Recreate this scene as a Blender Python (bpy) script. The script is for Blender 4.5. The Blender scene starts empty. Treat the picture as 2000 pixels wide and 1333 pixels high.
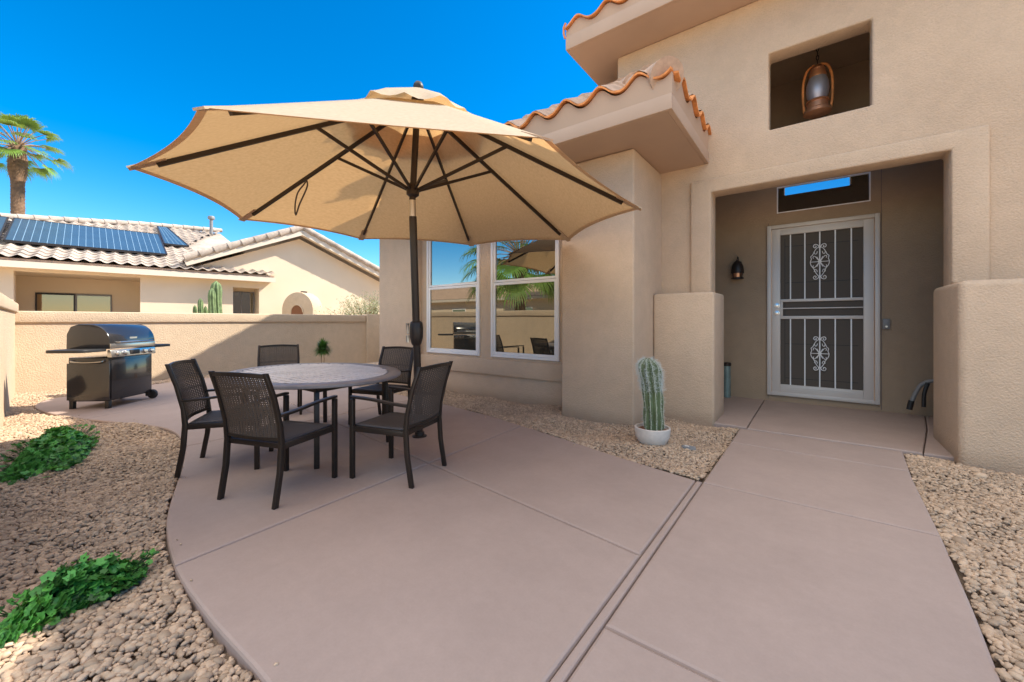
import bpy, bmesh, math, random
import numpy as np
from mathutils import Vector, Matrix
random.seed(7); rng = np.random.default_rng(7)
S = bpy.context.scene
C = S.collection
R = math.radians
PI = math.pi
# ------------------------------------------------------------------ camera, sky, sun, exposure
H = 1.2
cam = bpy.data.cameras.new('camera'); co = bpy.data.objects.new('camera', cam); C.objects.link(co)
co.location = (0, 0, H); co.rotation_euler = (R(90), 0, R(37.1))
cam.sensor_width = 36; cam.lens = 780/2000*36; cam.shift_y = -(666.5-627)/2000
cam.clip_start = .05; cam.clip_end = 2000
S.camera = co
SUN = Vector((.65, .9, 1.0)).normalized()
el = math.asin(SUN.z); az = math.atan2(SUN.x, SUN.y)
W = bpy.data.worlds.new('World'); S.world = W; W.use_nodes = True
nt = W.node_tree; bg = nt.nodes['Background']
sky = nt.nodes.new('ShaderNodeTexSky'); sky.sky_type = 'NISHITA'; sky.sun_disc = False
sky.sun_elevation = el; sky.sun_rotation = az
sky.altitude = 300; sky.air_density = 1.0; sky.dust_density = .02; sky.ozone_density = 3.0
hs = nt.nodes.new('ShaderNodeHueSaturation'); hs.inputs['Saturation'].default_value = 1.5; hs.inputs['Value'].default_value = 1.0
nt.links.new(sky.outputs[0], hs.inputs['Color'])
# cloud patch added overhead, out of view, as white fill for the shaded courtyard
def N_(t, **k):
    n = nt.nodes.new(t)
    for a, b in k.items(): setattr(n, a, b)
    return n
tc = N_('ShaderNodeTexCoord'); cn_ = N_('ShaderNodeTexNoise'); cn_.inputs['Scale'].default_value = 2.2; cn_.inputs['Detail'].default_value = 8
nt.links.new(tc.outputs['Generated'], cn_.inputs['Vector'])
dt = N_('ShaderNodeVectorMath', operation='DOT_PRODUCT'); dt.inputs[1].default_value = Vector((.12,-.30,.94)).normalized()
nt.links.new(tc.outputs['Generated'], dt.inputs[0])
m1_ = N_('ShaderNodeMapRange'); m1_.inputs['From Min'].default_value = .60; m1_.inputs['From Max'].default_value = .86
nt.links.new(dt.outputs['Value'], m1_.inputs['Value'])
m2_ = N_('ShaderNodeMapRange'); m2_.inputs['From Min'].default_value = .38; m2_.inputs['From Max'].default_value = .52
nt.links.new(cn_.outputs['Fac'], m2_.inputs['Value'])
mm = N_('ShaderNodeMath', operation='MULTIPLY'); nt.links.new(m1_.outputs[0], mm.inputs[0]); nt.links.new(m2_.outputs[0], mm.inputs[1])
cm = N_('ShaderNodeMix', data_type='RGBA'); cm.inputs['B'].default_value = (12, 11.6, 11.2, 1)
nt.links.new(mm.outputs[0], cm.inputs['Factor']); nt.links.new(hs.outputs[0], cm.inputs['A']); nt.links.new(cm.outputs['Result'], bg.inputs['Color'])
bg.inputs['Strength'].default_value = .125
sl = bpy.data.lights.new('sun', 'SUN'); sl.energy = 4.3; sl.angle = R(.5); sl.color = (1, .93, .82)
so = bpy.data.objects.new('sun', sl); C.objects.link(so); so.location = (5, 8, 12)
so.rotation_euler = SUN.to_track_quat('Z', 'Y').to_euler()
S.view_settings.view_transform = 'Standard'; S.view_settings.look = 'None'
S.view_settings.exposure = 1.06; S.view_settings.gamma = 1

# ------------------------------------------------------------------ materials
def mat(name, col, rough=.8, bump=None, noise=None, metal=0, spec=.5, trans=0, coat=0, attr=None, sheen=0):
    """bump=(scale, strength, distance[, detail]); noise=(scale, amount); attr = (attribute, amount)"""
    m = bpy.data.materials.new(name); m.use_nodes = True
    n = m.node_tree.nodes; l = m.node_tree.links; p = n['Principled BSDF']
    p.inputs['Base Color'].default_value = (*col, 1); p.inputs['Roughness'].default_value = rough
    p.inputs['Metallic'].default_value = metal; p.inputs['Specular IOR Level'].default_value = spec
    p.inputs['Coat Weight'].default_value = coat
    geo = n.new('ShaderNodeNewGeometry')
    last = None
    if noise:
        for k, (sc, am) in enumerate(noise if isinstance(noise, list) else [noise]):
            t = n.new('ShaderNodeTexNoise'); t.inputs['Scale'].default_value = sc; t.inputs['Detail'].default_value = 5
            l.new(geo.outputs['Position'], t.inputs['Vector'])
            mr = n.new('ShaderNodeMapRange'); mr.inputs['From Min'].default_value = .25; mr.inputs['From Max'].default_value = .75
            mr.inputs['To Min'].default_value = 1-am; mr.inputs['To Max'].default_value = 1+am
            l.new(t.outputs['Fac'], mr.inputs['Value'])
            mx = n.new('ShaderNodeVectorMath'); mx.operation = 'SCALE'
            if last is None: mx.inputs[0].default_value = col
            else: l.new(last, mx.inputs[0])
            l.new(mr.outputs['Result'], mx.inputs['Scale']); last = mx.outputs['Vector']
    if attr:
        at = n.new('ShaderNodeAttribute'); at.attribute_name = attr[0]
        mr = n.new('ShaderNodeMapRange'); mr.inputs['To Min'].default_value = 1-attr[1]; mr.inputs['To Max'].default_value = 1+attr[1]
        l.new(at.outputs['Fac'], mr.inputs['Value'])
        mx = n.new('ShaderNodeVectorMath'); mx.operation = 'SCALE'
        if last is None: mx.inputs[0].default_value = col
        else: l.new(last, mx.inputs[0])
        l.new(mr.outputs['Result'], mx.inputs['Scale']); last = mx.outputs['Vector']
    if last is not None: l.new(last, p.inputs['Base Color'])
    if bump:
        t = n.new('ShaderNodeTexNoise'); t.inputs['Scale'].default_value = bump[0]
        t.inputs['Detail'].default_value = bump[3] if len(bump) > 3 else 3; t.inputs['Roughness'].default_value = .6
        l.new(geo.outputs['Position'], t.inputs['Vector'])
        b = n.new('ShaderNodeBump'); b.inputs['Strength'].default_value = bump[1]; b.inputs['Distance'].default_value = bump[2]
        l.new(t.outputs['Fac'], b.inputs['Height']); l.new(b.outputs['Normal'], p.inputs['Normal'])
    return m
M = {}
STUC = (.61, .445, .305)
M['stucco'] = mat('stucco', STUC, .92, (62, 1.0, .011, 4), [(.9, .07), (7, .05), (70, .05)])
def splash(m):
    n = m.node_tree.nodes; l = m.node_tree.links; p = n['Principled BSDF']; src = p.inputs['Base Color'].links[0].from_socket
    g_ = n.new('ShaderNodeNewGeometry'); sx = n.new('ShaderNodeSeparateXYZ'); l.new(g_.outputs['Position'], sx.inputs[0])
    t = n.new('ShaderNodeTexNoise'); t.inputs['Scale'].default_value = 7; t.inputs['Detail'].default_value = 6; l.new(g_.outputs['Position'], t.inputs['Vector'])
    ad = n.new('ShaderNodeMath'); ad.operation = 'MULTIPLY_ADD'; ad.inputs[1].default_value = -.16; l.new(t.outputs['Fac'], ad.inputs[0]); l.new(sx.outputs['Z'], ad.inputs[2])
    mr = n.new('ShaderNodeMapRange'); mr.inputs['From Min'].default_value = -.06; mr.inputs['From Max'].default_value = .07; mr.inputs['To Min'].default_value = .45; mr.inputs['To Max'].default_value = 0
    l.new(ad.outputs[0], mr.inputs['Value'])
    mx = n.new('ShaderNodeMix'); mx.data_type = 'RGBA'; mx.inputs['B'].default_value = (.30, .19, .12, 1)
    l.new(mr.outputs['Result'], mx.inputs['Factor']); l.new(src, mx.inputs['A']); l.new(mx.outputs['Result'], p.inputs['Base Color'])
splash(M['stucco'])
M['stucco_porch_shaded'] = mat('shaded_porch_stucco', (.37, .262, .170), .92, (62, .9, .009, 4), [(.9, .08), (7, .05)])  # house stucco with a darker colour standing for the porch's shade
M['stucco_wall'] = mat('garden_stucco', (.56, .42, .28), .92, (48, 1.0, .013, 4), [(1.0, .07), (7, .06), (60, .05)])
M['stucco_smooth'] = mat('stucco_smooth', (.50, .345, .24), .9, (120, .25, .003), [(1.3, .04)])
M['fascia'] = mat('fascia', (.50, .35, .25), .85, (60, .2, .003), [(2, .05)])
M['nb_stucco'] = mat('neighbor_stucco', (.74, .60, .43), .92, (60, .3, .005), [(1, .05)])
M['nb_trim'] = mat('neighbor_trim', (.70, .60, .47), .7)
M['patio'] = mat('painted_concrete', (.385, .288, .238), .75, (260, .25, .002, 2), [(.5, .07), (3.5, .05), (22, .03), (90, .03)], spec=.3)
M['joint'] = mat('joint', (.21, .155, .13), .9)
M['gravel'] = mat('gravel', (.455, .322, .212), .9, (90, .5, .004), [(3, .12), (45, .14)], attr=('rnd', .27))
M['dirt'] = mat('dirt', (.23, .16, .105), .95, (30, .8, .02, 6), [(4, .2), (40, .25)])
M['tile_rim'] = mat('tile_rim', (.72, .27, .08), .8, (70, .4, .004), [(9, .3), (40, .15)])  # clay orange, made brighter in colour for the backlit look of the rims
M['tile'] = mat('roof_tile', (.50, .33, .22), .85, (40, .4, .005), [(5, .25), (25, .15)])
M['nb_tile'] = mat('pale_roof_tile', (.40, .325, .26), .85, (40, .4, .005), [(2.5, .25), (12, .2)])
M['frame_white'] = mat('window_white', (.86, .83, .80), .45)
M['door_white'] = mat('door_metal', (.62, .55, .49), .42, metal=.1)
M['dark_metal'] = mat('bronze_metal', (.035, .025, .02), .42, metal=.35)
M['chair_metal'] = mat('chair_metal', (.040, .030, .024), .38, metal=.5)
M['weave'] = mat('weave', (.075, .055, .042), .6)
M['seat'] = mat('seat_cloth', (.062, .056, .058), .6, (400, .4, .002))
M['black_gloss'] = mat('black_enamel', (.018, .018, .02), .2, coat=.5)
M['black'] = mat('black_plastic', (.02, .018, .017), .5)
M['steel'] = mat('steel', (.55, .53, .50), .28, metal=1)
M['chrome'] = mat('silver', (.6, .6, .6), .25, metal=1)
M['screen'] = mat('door_screen', (.090, .070, .053), .75)
M['frontdoor'] = mat('front_door', (.06, .045, .035), .5)
M['copper'] = mat('copper', (.70, .33, .17), .4, (60, .3, .003), metal=.6)
M['pot'] = mat('pot', (.66, .58, .50), .8, (40, .3, .004), [(6, .12), (30, .06)])
M['soil'] = mat('soil', (.22, .09, .04), .95, (60, 1, .01))
M['cactus'] = mat('cactus_skin', (.095, .125, .05), .6, (90, .3, .003), [(12, .3)])
M['spines'] = mat('spines', (.60, .62, .46), .8)
M['hair'] = mat('cactus_hair', (.62, .66, .62), .7)
M['bark'] = mat('palm_bark', (.30, .19, .11), .9, (30, .8, .02), [(6, .3)])
M['far_cactus'] = mat('far_cactus', (.14, .2, .08), .8, (20, .6, .02), [(8, .4)])
M['solar'] = mat('solar_glass', (.030, .070, .115), .35, noise=(1.5, .15), spec=.8)
M['solar_line'] = mat('solar_line', (.20, .32, .42), .4)
M['grey'] = mat('grey_plastic', (.22, .21, .2), .5)
M['greencyl'] = mat('verdigris', (.20, .27, .25), .45, metal=.3, noise=(8, .2))
M['stone'] = mat('pale_stone', (.55, .5, .45), .8)
M['interior'] = mat('interior_wall', (.40, .30, .2), .9)

def leafmat(name, col, tr, am=.35, attr=True):
    m = bpy.data.materials.new(name); m.use_nodes = True
    n = m.node_tree.nodes; l = m.node_tree.links; p = n['Principled BSDF']; out = n['Material Output']
    at = n.new('ShaderNodeAttribute'); at.attribute_name = 'rnd'
    mr = n.new('ShaderNodeMapRange'); mr.inputs['To Min'].default_value = 1-am; mr.inputs['To Max'].default_value = 1+am
    l.new(at.outputs['Fac'], mr.inputs['Value'])
    mx = n.new('ShaderNodeVectorMath'); mx.operation = 'SCALE'; mx.inputs[0].default_value = col
    l.new(mr.outputs['Result'], mx.inputs['Scale']); l.new(mx.outputs['Vector'], p.inputs['Base Color'])
    p.inputs['Roughness'].default_value = .5
    t = n.new('ShaderNodeBsdfTranslucent'); t.inputs['Color'].default_value = (*tr, 1)
    ms = n.new('ShaderNodeMixShader'); ms.inputs[0].default_value = .3
    l.new(p.outputs[0], ms.inputs[1]); l.new(t.outputs[0], ms.inputs[2]); l.new(ms.outputs[0], out.inputs['Surface'])
    return m
M['leaf'] = leafmat('leaf_green', (.075, .26, .045), (.14, .40, .045), .75)
M['frond'] = leafmat('frond', (.085, .165, .025), (.32, .40, .04), .9)
M['frond_dark'] = leafmat('frond_dark', (.05, .12, .03), (.15, .25, .05), .5)
M['bush'] = leafmat('bush_leaf', (.34, .36, .22), (.4, .4, .2), .4)
M['fern'] = leafmat('fern_leaf', (.05, .12, .02), (.12, .25, .03), .4)

def fabric():
    m = bpy.data.materials.new('canopy_fabric'); m.use_nodes = True
    n = m.node_tree.nodes; l = m.node_tree.links; out = n['Material Output']
    p = n['Principled BSDF']; p.inputs['Roughness'].default_value = .95; p.inputs['Specular IOR Level'].default_value = .1
    t = n.new('ShaderNodeTexNoise'); t.inputs['Scale'].default_value = 60; t.inputs['Detail'].default_value = 5
    geo = n.new('ShaderNodeNewGeometry'); mp = n.new('ShaderNodeMapping'); mp.inputs['Scale'].default_value = (1, .35, 1)
    l.new(geo.outputs['Position'], mp.inputs['Vector']); l.new(mp.outputs[0], t.inputs['Vector'])
    cr = n.new('ShaderNodeMix'); cr.data_type = 'RGBA'
    cr.inputs['A'].default_value = (.46, .37, .26, 1); cr.inputs['B'].default_value = (.68, .58, .43, 1)
    l.new(t.outputs['Fac'], cr.inputs['Factor']); l.new(cr.outputs['Result'], p.inputs['Base Color'])
    tr = n.new('ShaderNodeBsdfTranslucent')
    c2 = n.new('ShaderNodeMix'); c2.data_type = 'RGBA'
    c2.inputs['A'].default_value = (.60, .31, .11, 1); c2.inputs['B'].default_value = (.84, .50, .21, 1)
    l.new(t.outputs['Fac'], c2.inputs['Factor']); l.new(c2.outputs['Result'], tr.inputs['Color'])
    ms = n.new('ShaderNodeMixShader'); ms.inputs[0].default_value = .36
    l.new(p.outputs[0], ms.inputs[1]); l.new(tr.outputs[0], ms.inputs[2]); l.new(ms.outputs[0], out.inputs['Surface'])
    b = n.new('ShaderNodeBump'); b.inputs['Strength'].default_value = .2; b.inputs['Distance'].default_value = .003
    l.new(t.outputs['Fac'], b.inputs['Height']); l.new(b.outputs['Normal'], p.inputs['Normal'])
    return m
M['fabric'] = fabric()

def glass(name, tint, refl, dark):
    m = bpy.data.materials.new(name); m.use_nodes = True
    n = m.node_tree.nodes; l = m.node_tree.links; out = n['Material Output']; n.remove(n['Principled BSDF'])
    g = n.new('ShaderNodeBsdfGlossy'); g.inputs['Roughness'].default_value = .0; g.inputs['Color'].default_value = (*tint, 1)
    d = n.new('ShaderNodeBsdfDiffuse'); d.inputs['Color'].default_value = (*dark, 1)
    ms = n.new('ShaderNodeMixShader'); ms.inputs[0].default_value = refl
    l.new(d.outputs[0], ms.inputs[1]); l.new(g.outputs[0], ms.inputs[2]); l.new(ms.outputs[0], out.inputs['Surface'])
    t = n.new('ShaderNodeTexNoise'); t.inputs['Scale'].default_value = 1.3; t.inputs['Detail'].default_value = 1
    geo = n.new('ShaderNodeNewGeometry'); l.new(geo.outputs['Position'], t.inputs['Vector'])
    b = n.new('ShaderNodeBump'); b.inputs['Strength'].default_value = .05; b.inputs['Distance'].default_value = .02
    l.new(t.outputs['Fac'], b.inputs['Height']); l.new(b.outputs['Normal'], g.inputs['Normal'])
    return m
M['glass'] = glass('window_glass', (.72, .74, .70), .44, (.012, .012, .010))
M['nb_glass'] = glass('tan_reflection_glass', (.55, .46, .36), .35, (.36, .24, .13))  # tan in the base colour imitates the warm reflection on the sliding doors
M['screened'] = glass('screened_glass', (.62, .60, .52), .34, (.050, .042, .030))
M['glass_dark'] = glass('transom_glass', (.8, .9, 1), .6, (.004, .004, .004))

def palmtrunk_mat():
    m = mat('palm_trunk', (.17, .095, .05), .9, (18, .8, .03), [(8, .35)])
    return m
M['trunk'] = palmtrunk_mat()

# ------------------------------------------------------------------ mesh helpers
BASE = {}
class MB:
    def __init__(s): s.v = []; s.f = []; s.r = None
    def add(s, vs, fs):
        o = len(s.v); s.v += [tuple(v) for v in vs]; s.f += [tuple(i+o for i in f) for f in fs]; return s
    def box(s, x0, x1, y0, y1, z0, z1):
        return s.add([(x0,y0,z0),(x1,y0,z0),(x1,y1,z0),(x0,y1,z0),(x0,y0,z1),(x1,y0,z1),(x1,y1,z1),(x0,y1,z1)],
                     [(0,3,2,1),(4,5,6,7),(0,1,5,4),(1,2,6,5),(2,3,7,6),(3,0,4,7)])
    def bar(s, a, b, w, h, up=(0,0,1)):
        a = Vector(a); b = Vector(b); d = (b-a).normalized(); u = Vector(up)
        x = d.cross(u)
        if x.length < 1e-4: x = d.cross(Vector((1,0,0)))
        x.normalize(); y = x.cross(d).normalized()
        vs = [p+x*(i*w/2)+y*(j*h/2) for p in (a, b) for i, j in ((-1,-1),(1,-1),(1,1),(-1,1))]
        return s.add(vs, [(0,1,2,3),(7,6,5,4),(0,4,5,1),(1,5,6,2),(2,6,7,3),(3,7,4,0)])
    def tube(s, pts, r, n=8, cap=True):
        pts = [Vector(p) for p in pts]; rr = r if isinstance(r, (list, tuple)) else [r]*len(pts)
        vs = []; prev = None
        for i, p in enumerate(pts):
            d = (pts[min(i+1, len(pts)-1)]-pts[max(i-1, 0)]).normalized()
            if prev is None:
                x = d.cross(Vector((0,0,1)))
                if x.length < .05: x = d.cross(Vector((1,0,0)))
            else: x = prev - d*prev.dot(d)
            x.normalize(); prev = x; y = d.cross(x)
            vs += [p+x*(rr[i]*math.cos(2*PI*k/n))+y*(rr[i]*math.sin(2*PI*k/n)) for k in range(n)]
        fs = []
        for i in range(len(pts)-1):
            for k in range(n):
                a = i*n+k; b = i*n+(k+1) % n; fs.append((a, b, b+n, a+n))
        if cap: fs.append(tuple(range(n-1, -1, -1))); fs.append(tuple(range((len(pts)-1)*n, len(pts)*n)))
        return s.add(vs, fs)
    def lathe(s, prof, c=(0,0,0), n=24, ax='z', rib=None):
        vs = []
        for (r, z) in prof:
            for k in range(n):
                a = 2*PI*k/n; q = (r*math.cos(a), r*math.sin(a), z)
                if ax == 'x': q = (z, q[0], q[1])
                if ax == 'y': q = (q[0], z, q[1])
                vs.append((q[0]+c[0], q[1]+c[1], q[2]+c[2]))
        fs = []
        for i in range(len(prof)-1):
            for k in range(n):
                a = i*n+k; b = i*n+(k+1) % n; fs.append((a, b, b+n, a+n))
        fs.append(tuple(range(n-1, -1, -1))); fs.append(tuple(range((len(prof)-1)*n, len(prof)*n)))
        return s.add(vs, fs)
    def prism(s, poly, t0, t1, plane='xz'):
        f = {'xz': lambda a, b, t: (a, t, b), 'yz': lambda a, b, t: (t, a, b), 'xy': lambda a, b, t: (a, b, t)}[plane]
        n = len(poly)
        vs = [f(a, b, t0) for a, b in poly]+[f(a, b, t1) for a, b in poly]
        return s.add(vs, [tuple(range(n)), tuple(range(2*n-1, n-1, -1))]+[(i, i+n, (i+1) % n+n, (i+1) % n) for i in range(n)])
    def xf(s, m, i0=0):
        s.v = s.v[:i0]+[tuple(m @ Vector(v)) for v in s.v[i0:]]; return s
def build(name, mb, m, parent=None, bevel=0, smooth=False, seg=2, local=False, recalc=True, angle=30, dissolve=False):
    me = bpy.data.meshes.new(name)
    off = Vector(BASE.get(parent.name, (0,0,0))) if parent is not None and not local else Vector((0,0,0))
    vs = [(v[0]-off[0], v[1]-off[1], v[2]-off[2]) for v in mb.v] if off.length else mb.v
    me.from_pydata(vs, [], mb.f)
    if recalc or bevel or dissolve:
        bm = bmesh.new(); bm.from_mesh(me)
        if dissolve:
            bmesh.ops.remove_doubles(bm, verts=bm.verts, dist=1e-4)
            bmesh.ops.dissolve_limit(bm, angle_limit=R(1), verts=bm.verts, edges=bm.edges)
        if recalc: bmesh.ops.recalc_face_normals(bm, faces=bm.faces)
        if bevel:
            es = [e for e in bm.edges if len(e.link_faces) == 2 and e.calc_face_angle(0) > R(angle)]
            bmesh.ops.bevel(bm, geom=es, offset=bevel, segments=seg, affect='EDGES', profile=.5, clamp_overlap=True)
        bm.to_mesh(me); bm.free()
    if mb.r is not None and not bevel:
        a = me.attributes.new('rnd', 'FLOAT', 'FACE'); a.data.foreach_set('value', mb.r)
    o = bpy.data.objects.new(name, me); C.objects.link(o)
    me.materials.append(M[m] if isinstance(m, str) else m)
    if smooth or (bevel and smooth is not None):
        me.polygons.foreach_set('use_smooth', [True]*len(me.polygons))
        if smooth != 'all':
            bm = bmesh.new(); bm.from_mesh(me)
            for e in bm.edges:
                if len(e.link_faces) == 2 and e.calc_face_angle(0) > R(38): e.smooth = False
            bm.to_mesh(me); bm.free()
    if parent is not None: o.parent = parent; BASE[o.name] = off
    return o
def tag(o, label, cat, group=None, kind=None):
    if label: o['label'] = label
    if cat: o['category'] = cat
    if group: o['group'] = group
    if kind: o['kind'] = kind
    return o
def thing(name, label, cat, loc=(0,0,0), rz=0, group=None, base=True):
    o = bpy.data.objects.new(name, None); C.objects.link(o); o.location = loc; o.rotation_euler = (0,0,rz)
    o.empty_display_size = .1
    if base: BASE[o.name] = Vector(loc)
    return tag(o, label, cat, group)
def struct(name, mb, m, label=None, **k):
    o = build(name, mb, m, **k); o['kind'] = 'structure'
    if label: o['label'] = label
    return o
def clip(poly, a, b, c):           # keep a*x+b*y <= c
    out = []
    for i in range(len(poly)):
        p = poly[i]; q = poly[(i+1) % len(poly)]
        dp = a*p[0]+b*p[1]-c; dq = a*q[0]+b*q[1]-c
        if dp <= 0: out.append(p)
        if dp*dq < 0:
            t = dp/(dp-dq); out.append((p[0]+(q[0]-p[0])*t, p[1]+(q[1]-p[1])*t))
    return out
def inset(poly, d):
    n = len(poly); ar = sum(poly[i][0]*poly[(i+1) % n][1]-poly[(i+1) % n][0]*poly[i][1] for i in range(n))
    sg = 1 if ar > 0 else -1; out = []
    for i in range(n):
        p0 = Vector(poly[i-1]); p = Vector(poly[i]); p1 = Vector(poly[(i+1) % n])
        e0 = (p-p0); e1 = (p1-p)
        if e0.length < 1e-6 or e1.length < 1e-6: out.append(tuple(p)); continue
        e0.normalize(); e1.normalize()
        n0 = Vector((-e0.y, e0.x))*sg; n1 = Vector((-e1.y, e1.x))*sg
        b = n0+n1; b = b/max(b.dot(n0), .4) if b.length > 1e-6 else n0
        out.append(tuple(p+b*d))
    return out
def inpoly(P, poly):
    x = P[:, 0]; y = P[:, 1]; ins = np.zeros(len(P), bool); n = len(poly); j = n-1
    for i in range(n):
        xi, yi = poly[i]; xj, yj = poly[j]
        c = ((yi > y) != (yj > y)) & (x < (xj-xi)*(y-yi)/(yj-yi+1e-12)+xi); ins ^= c; j = i
    return ins
def slab(mb, poly, z1, z0, rad=.012):
    clean = [p for i, p in enumerate(poly) if (Vector(p)-Vector(poly[i-1])).length > .004]
    poly = clean; n = len(poly)
    rings = [(poly, z0), (poly, z1-rad), (inset(poly, rad*.3), z1-rad*.3), (inset(poly, rad), z1)]
    vs = []
    for pl, z in rings: vs += [(a, b, z) for a, b in pl]
    fs = []
    for k in range(3):
        for i in range(n): fs.append((k*n+i, k*n+(i+1) % n, (k+1)*n+(i+1) % n, (k+1)*n+i))
    fs.append(tuple(range(3*n, 4*n)))
    mb.add(vs, fs)

# ------------------------------------------------------------------ ground, patio, walkway, porch floor
M['sand'] = mat('pale_sand', (.50, .38, .27), .95, (12, .6, .02, 6), [(1.5, .12), (20, .12)])
g = MB(); g.add([(-400,-400,-.075),(400,-400,-.075),(400,400,-.075),(-400,400,-.075)], [(0,1,2,3)])
struct('ground', g, 'sand', 'sandy desert ground under the gravel')
def smoothcurve(pts, k=6):
    out = []; n = len(pts)
    for i in range(n-1):
        p0 = Vector(pts[max(i-1, 0)]); p1 = Vector(pts[i]); p2 = Vector(pts[i+1]); p3 = Vector(pts[min(i+2, n-1)])
        for j in range(k):
            t = j/k; out.append(tuple(.5*((2*p1)+(p2-p0)*t+(2*p0-5*p1+4*p2-p3)*t*t+(3*p1-p0-3*p2+p3)*t**3)))
    out.append(tuple(pts[-1])); return out
LC = smoothcurve([(-.712,.60),(-1.1,.53),(-1.455,.565),(-1.95,.55),(-2.47,.56),(-3.01,.64),(-3.42,.75),(-3.98,.93),(-4.55,1.10),(-5.05,1.20),(-5.62,1.24),(-6.1,1.15),(-6.82,.86),(-7.6,.59),(-8.35,.45),(-8.85,.44),(-9.26,.56),(-9.5,.82),(-9.95,1.9),(-10.1,2.5),(-10.3,3.2)], 4)
LC_R = [(-10.3,4.25),(-6,4.12),(-4.23,4.0),(-3.26,3.86),(-2.03,3.56),(-1.42,3.39),(-.712,3.235)]
patio_poly = LC+LC_R
cuts = [((-2.5,.57),(-2.67,3.62)), ((-.71,2.03),(-3.91,2.43)), ((-4.80,1.2),(-4.9,4.0)), ((-7.13,.79),(-7.83,2.28))]
pieces = [patio_poly]
for (a, b) in cuts:
    nx, ny = (b[1]-a[1]), -(b[0]-a[0]); L = math.hypot(nx, ny); nx /= L; ny /= L; c = nx*a[0]+ny*a[1]
    new = []
    for p in pieces:
        for sgn in (1, -1):
            q = clip(p, sgn*nx, sgn*ny, sgn*c-.0035)
            if len(q) >= 3: new.append(q)
    pieces = new
mb = MB()
for p in pieces: slab(mb, p, 0, -.12, .014)
struct('patio', mb, 'patio', 'mauve tan painted concrete patio with a curved edge', recalc=True)
mb = MB(); mb.prism(inset(patio_poly, .03), -.09, -.02, 'xy'); struct('patio_joint', mb, 'joint')
WR = [(.40,-1.5),(.44,0),(.50,2.04),(.53,2.48),(.565,3.18),(.60,4.3),(.65,5.1)]
WL = -.6595
ys = [-1.5, 1.475, 3.22, 4.46, 5.1]
mb = MB()
def wr(y):
    for (a, b), (c, d) in zip(WR[:-1], WR[1:]):
        if b <= y <= d: return a+(c-a)*(y-b)/(d-b)
    return WR[-1][0]
for y0, y1 in zip(ys[:-1], ys[1:]):
    rt = [(x, y) for x, y in WR if y0 < y < y1]
    slab(mb, [(WL, y0+.004), (wr(y0), y0+.004)]+rt+[(wr(y1), y1-.004), (WL, y1-.004)], .0, -.12, .014)
slab(mb, [(-.706,-1.5),(-.666,-1.5),(-.666,3.235),(-.706,3.235)], -.002, -.12, .01)
struct('walkway', mb, 'patio', 'concrete walkway leading to the front door')
mb = MB(); mb.prism([(-.7,-1.4),(.38,-1.4),(.54,3.18),(.62,5.0),(-.64,5.0),(-.64,3.2),(-.7,3.2)], -.09, -.02, 'xy'); struct('walkway_joint', mb, 'joint')
mb = MB()
slab(mb, [(-1.6,5.14),(-.6,5.14),(-.6,7.2),(-1.6,7.2)], .012, -.12, .012)
slab(mb, [(-.592,5.10),(.78,5.10),(.98,6.2),(1.12,7.2),(-.592,7.2)], .012, -.12, .012)
slab(mb, [(.787,5.10),(1.0,5.10),(1.6,5.7),(1.6,7.2),(1.127,7.2),(.987,6.2)], .012, -.12, .012)
struct('porch_floor', mb, 'patio', 'concrete porch slab below the security door')

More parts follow.
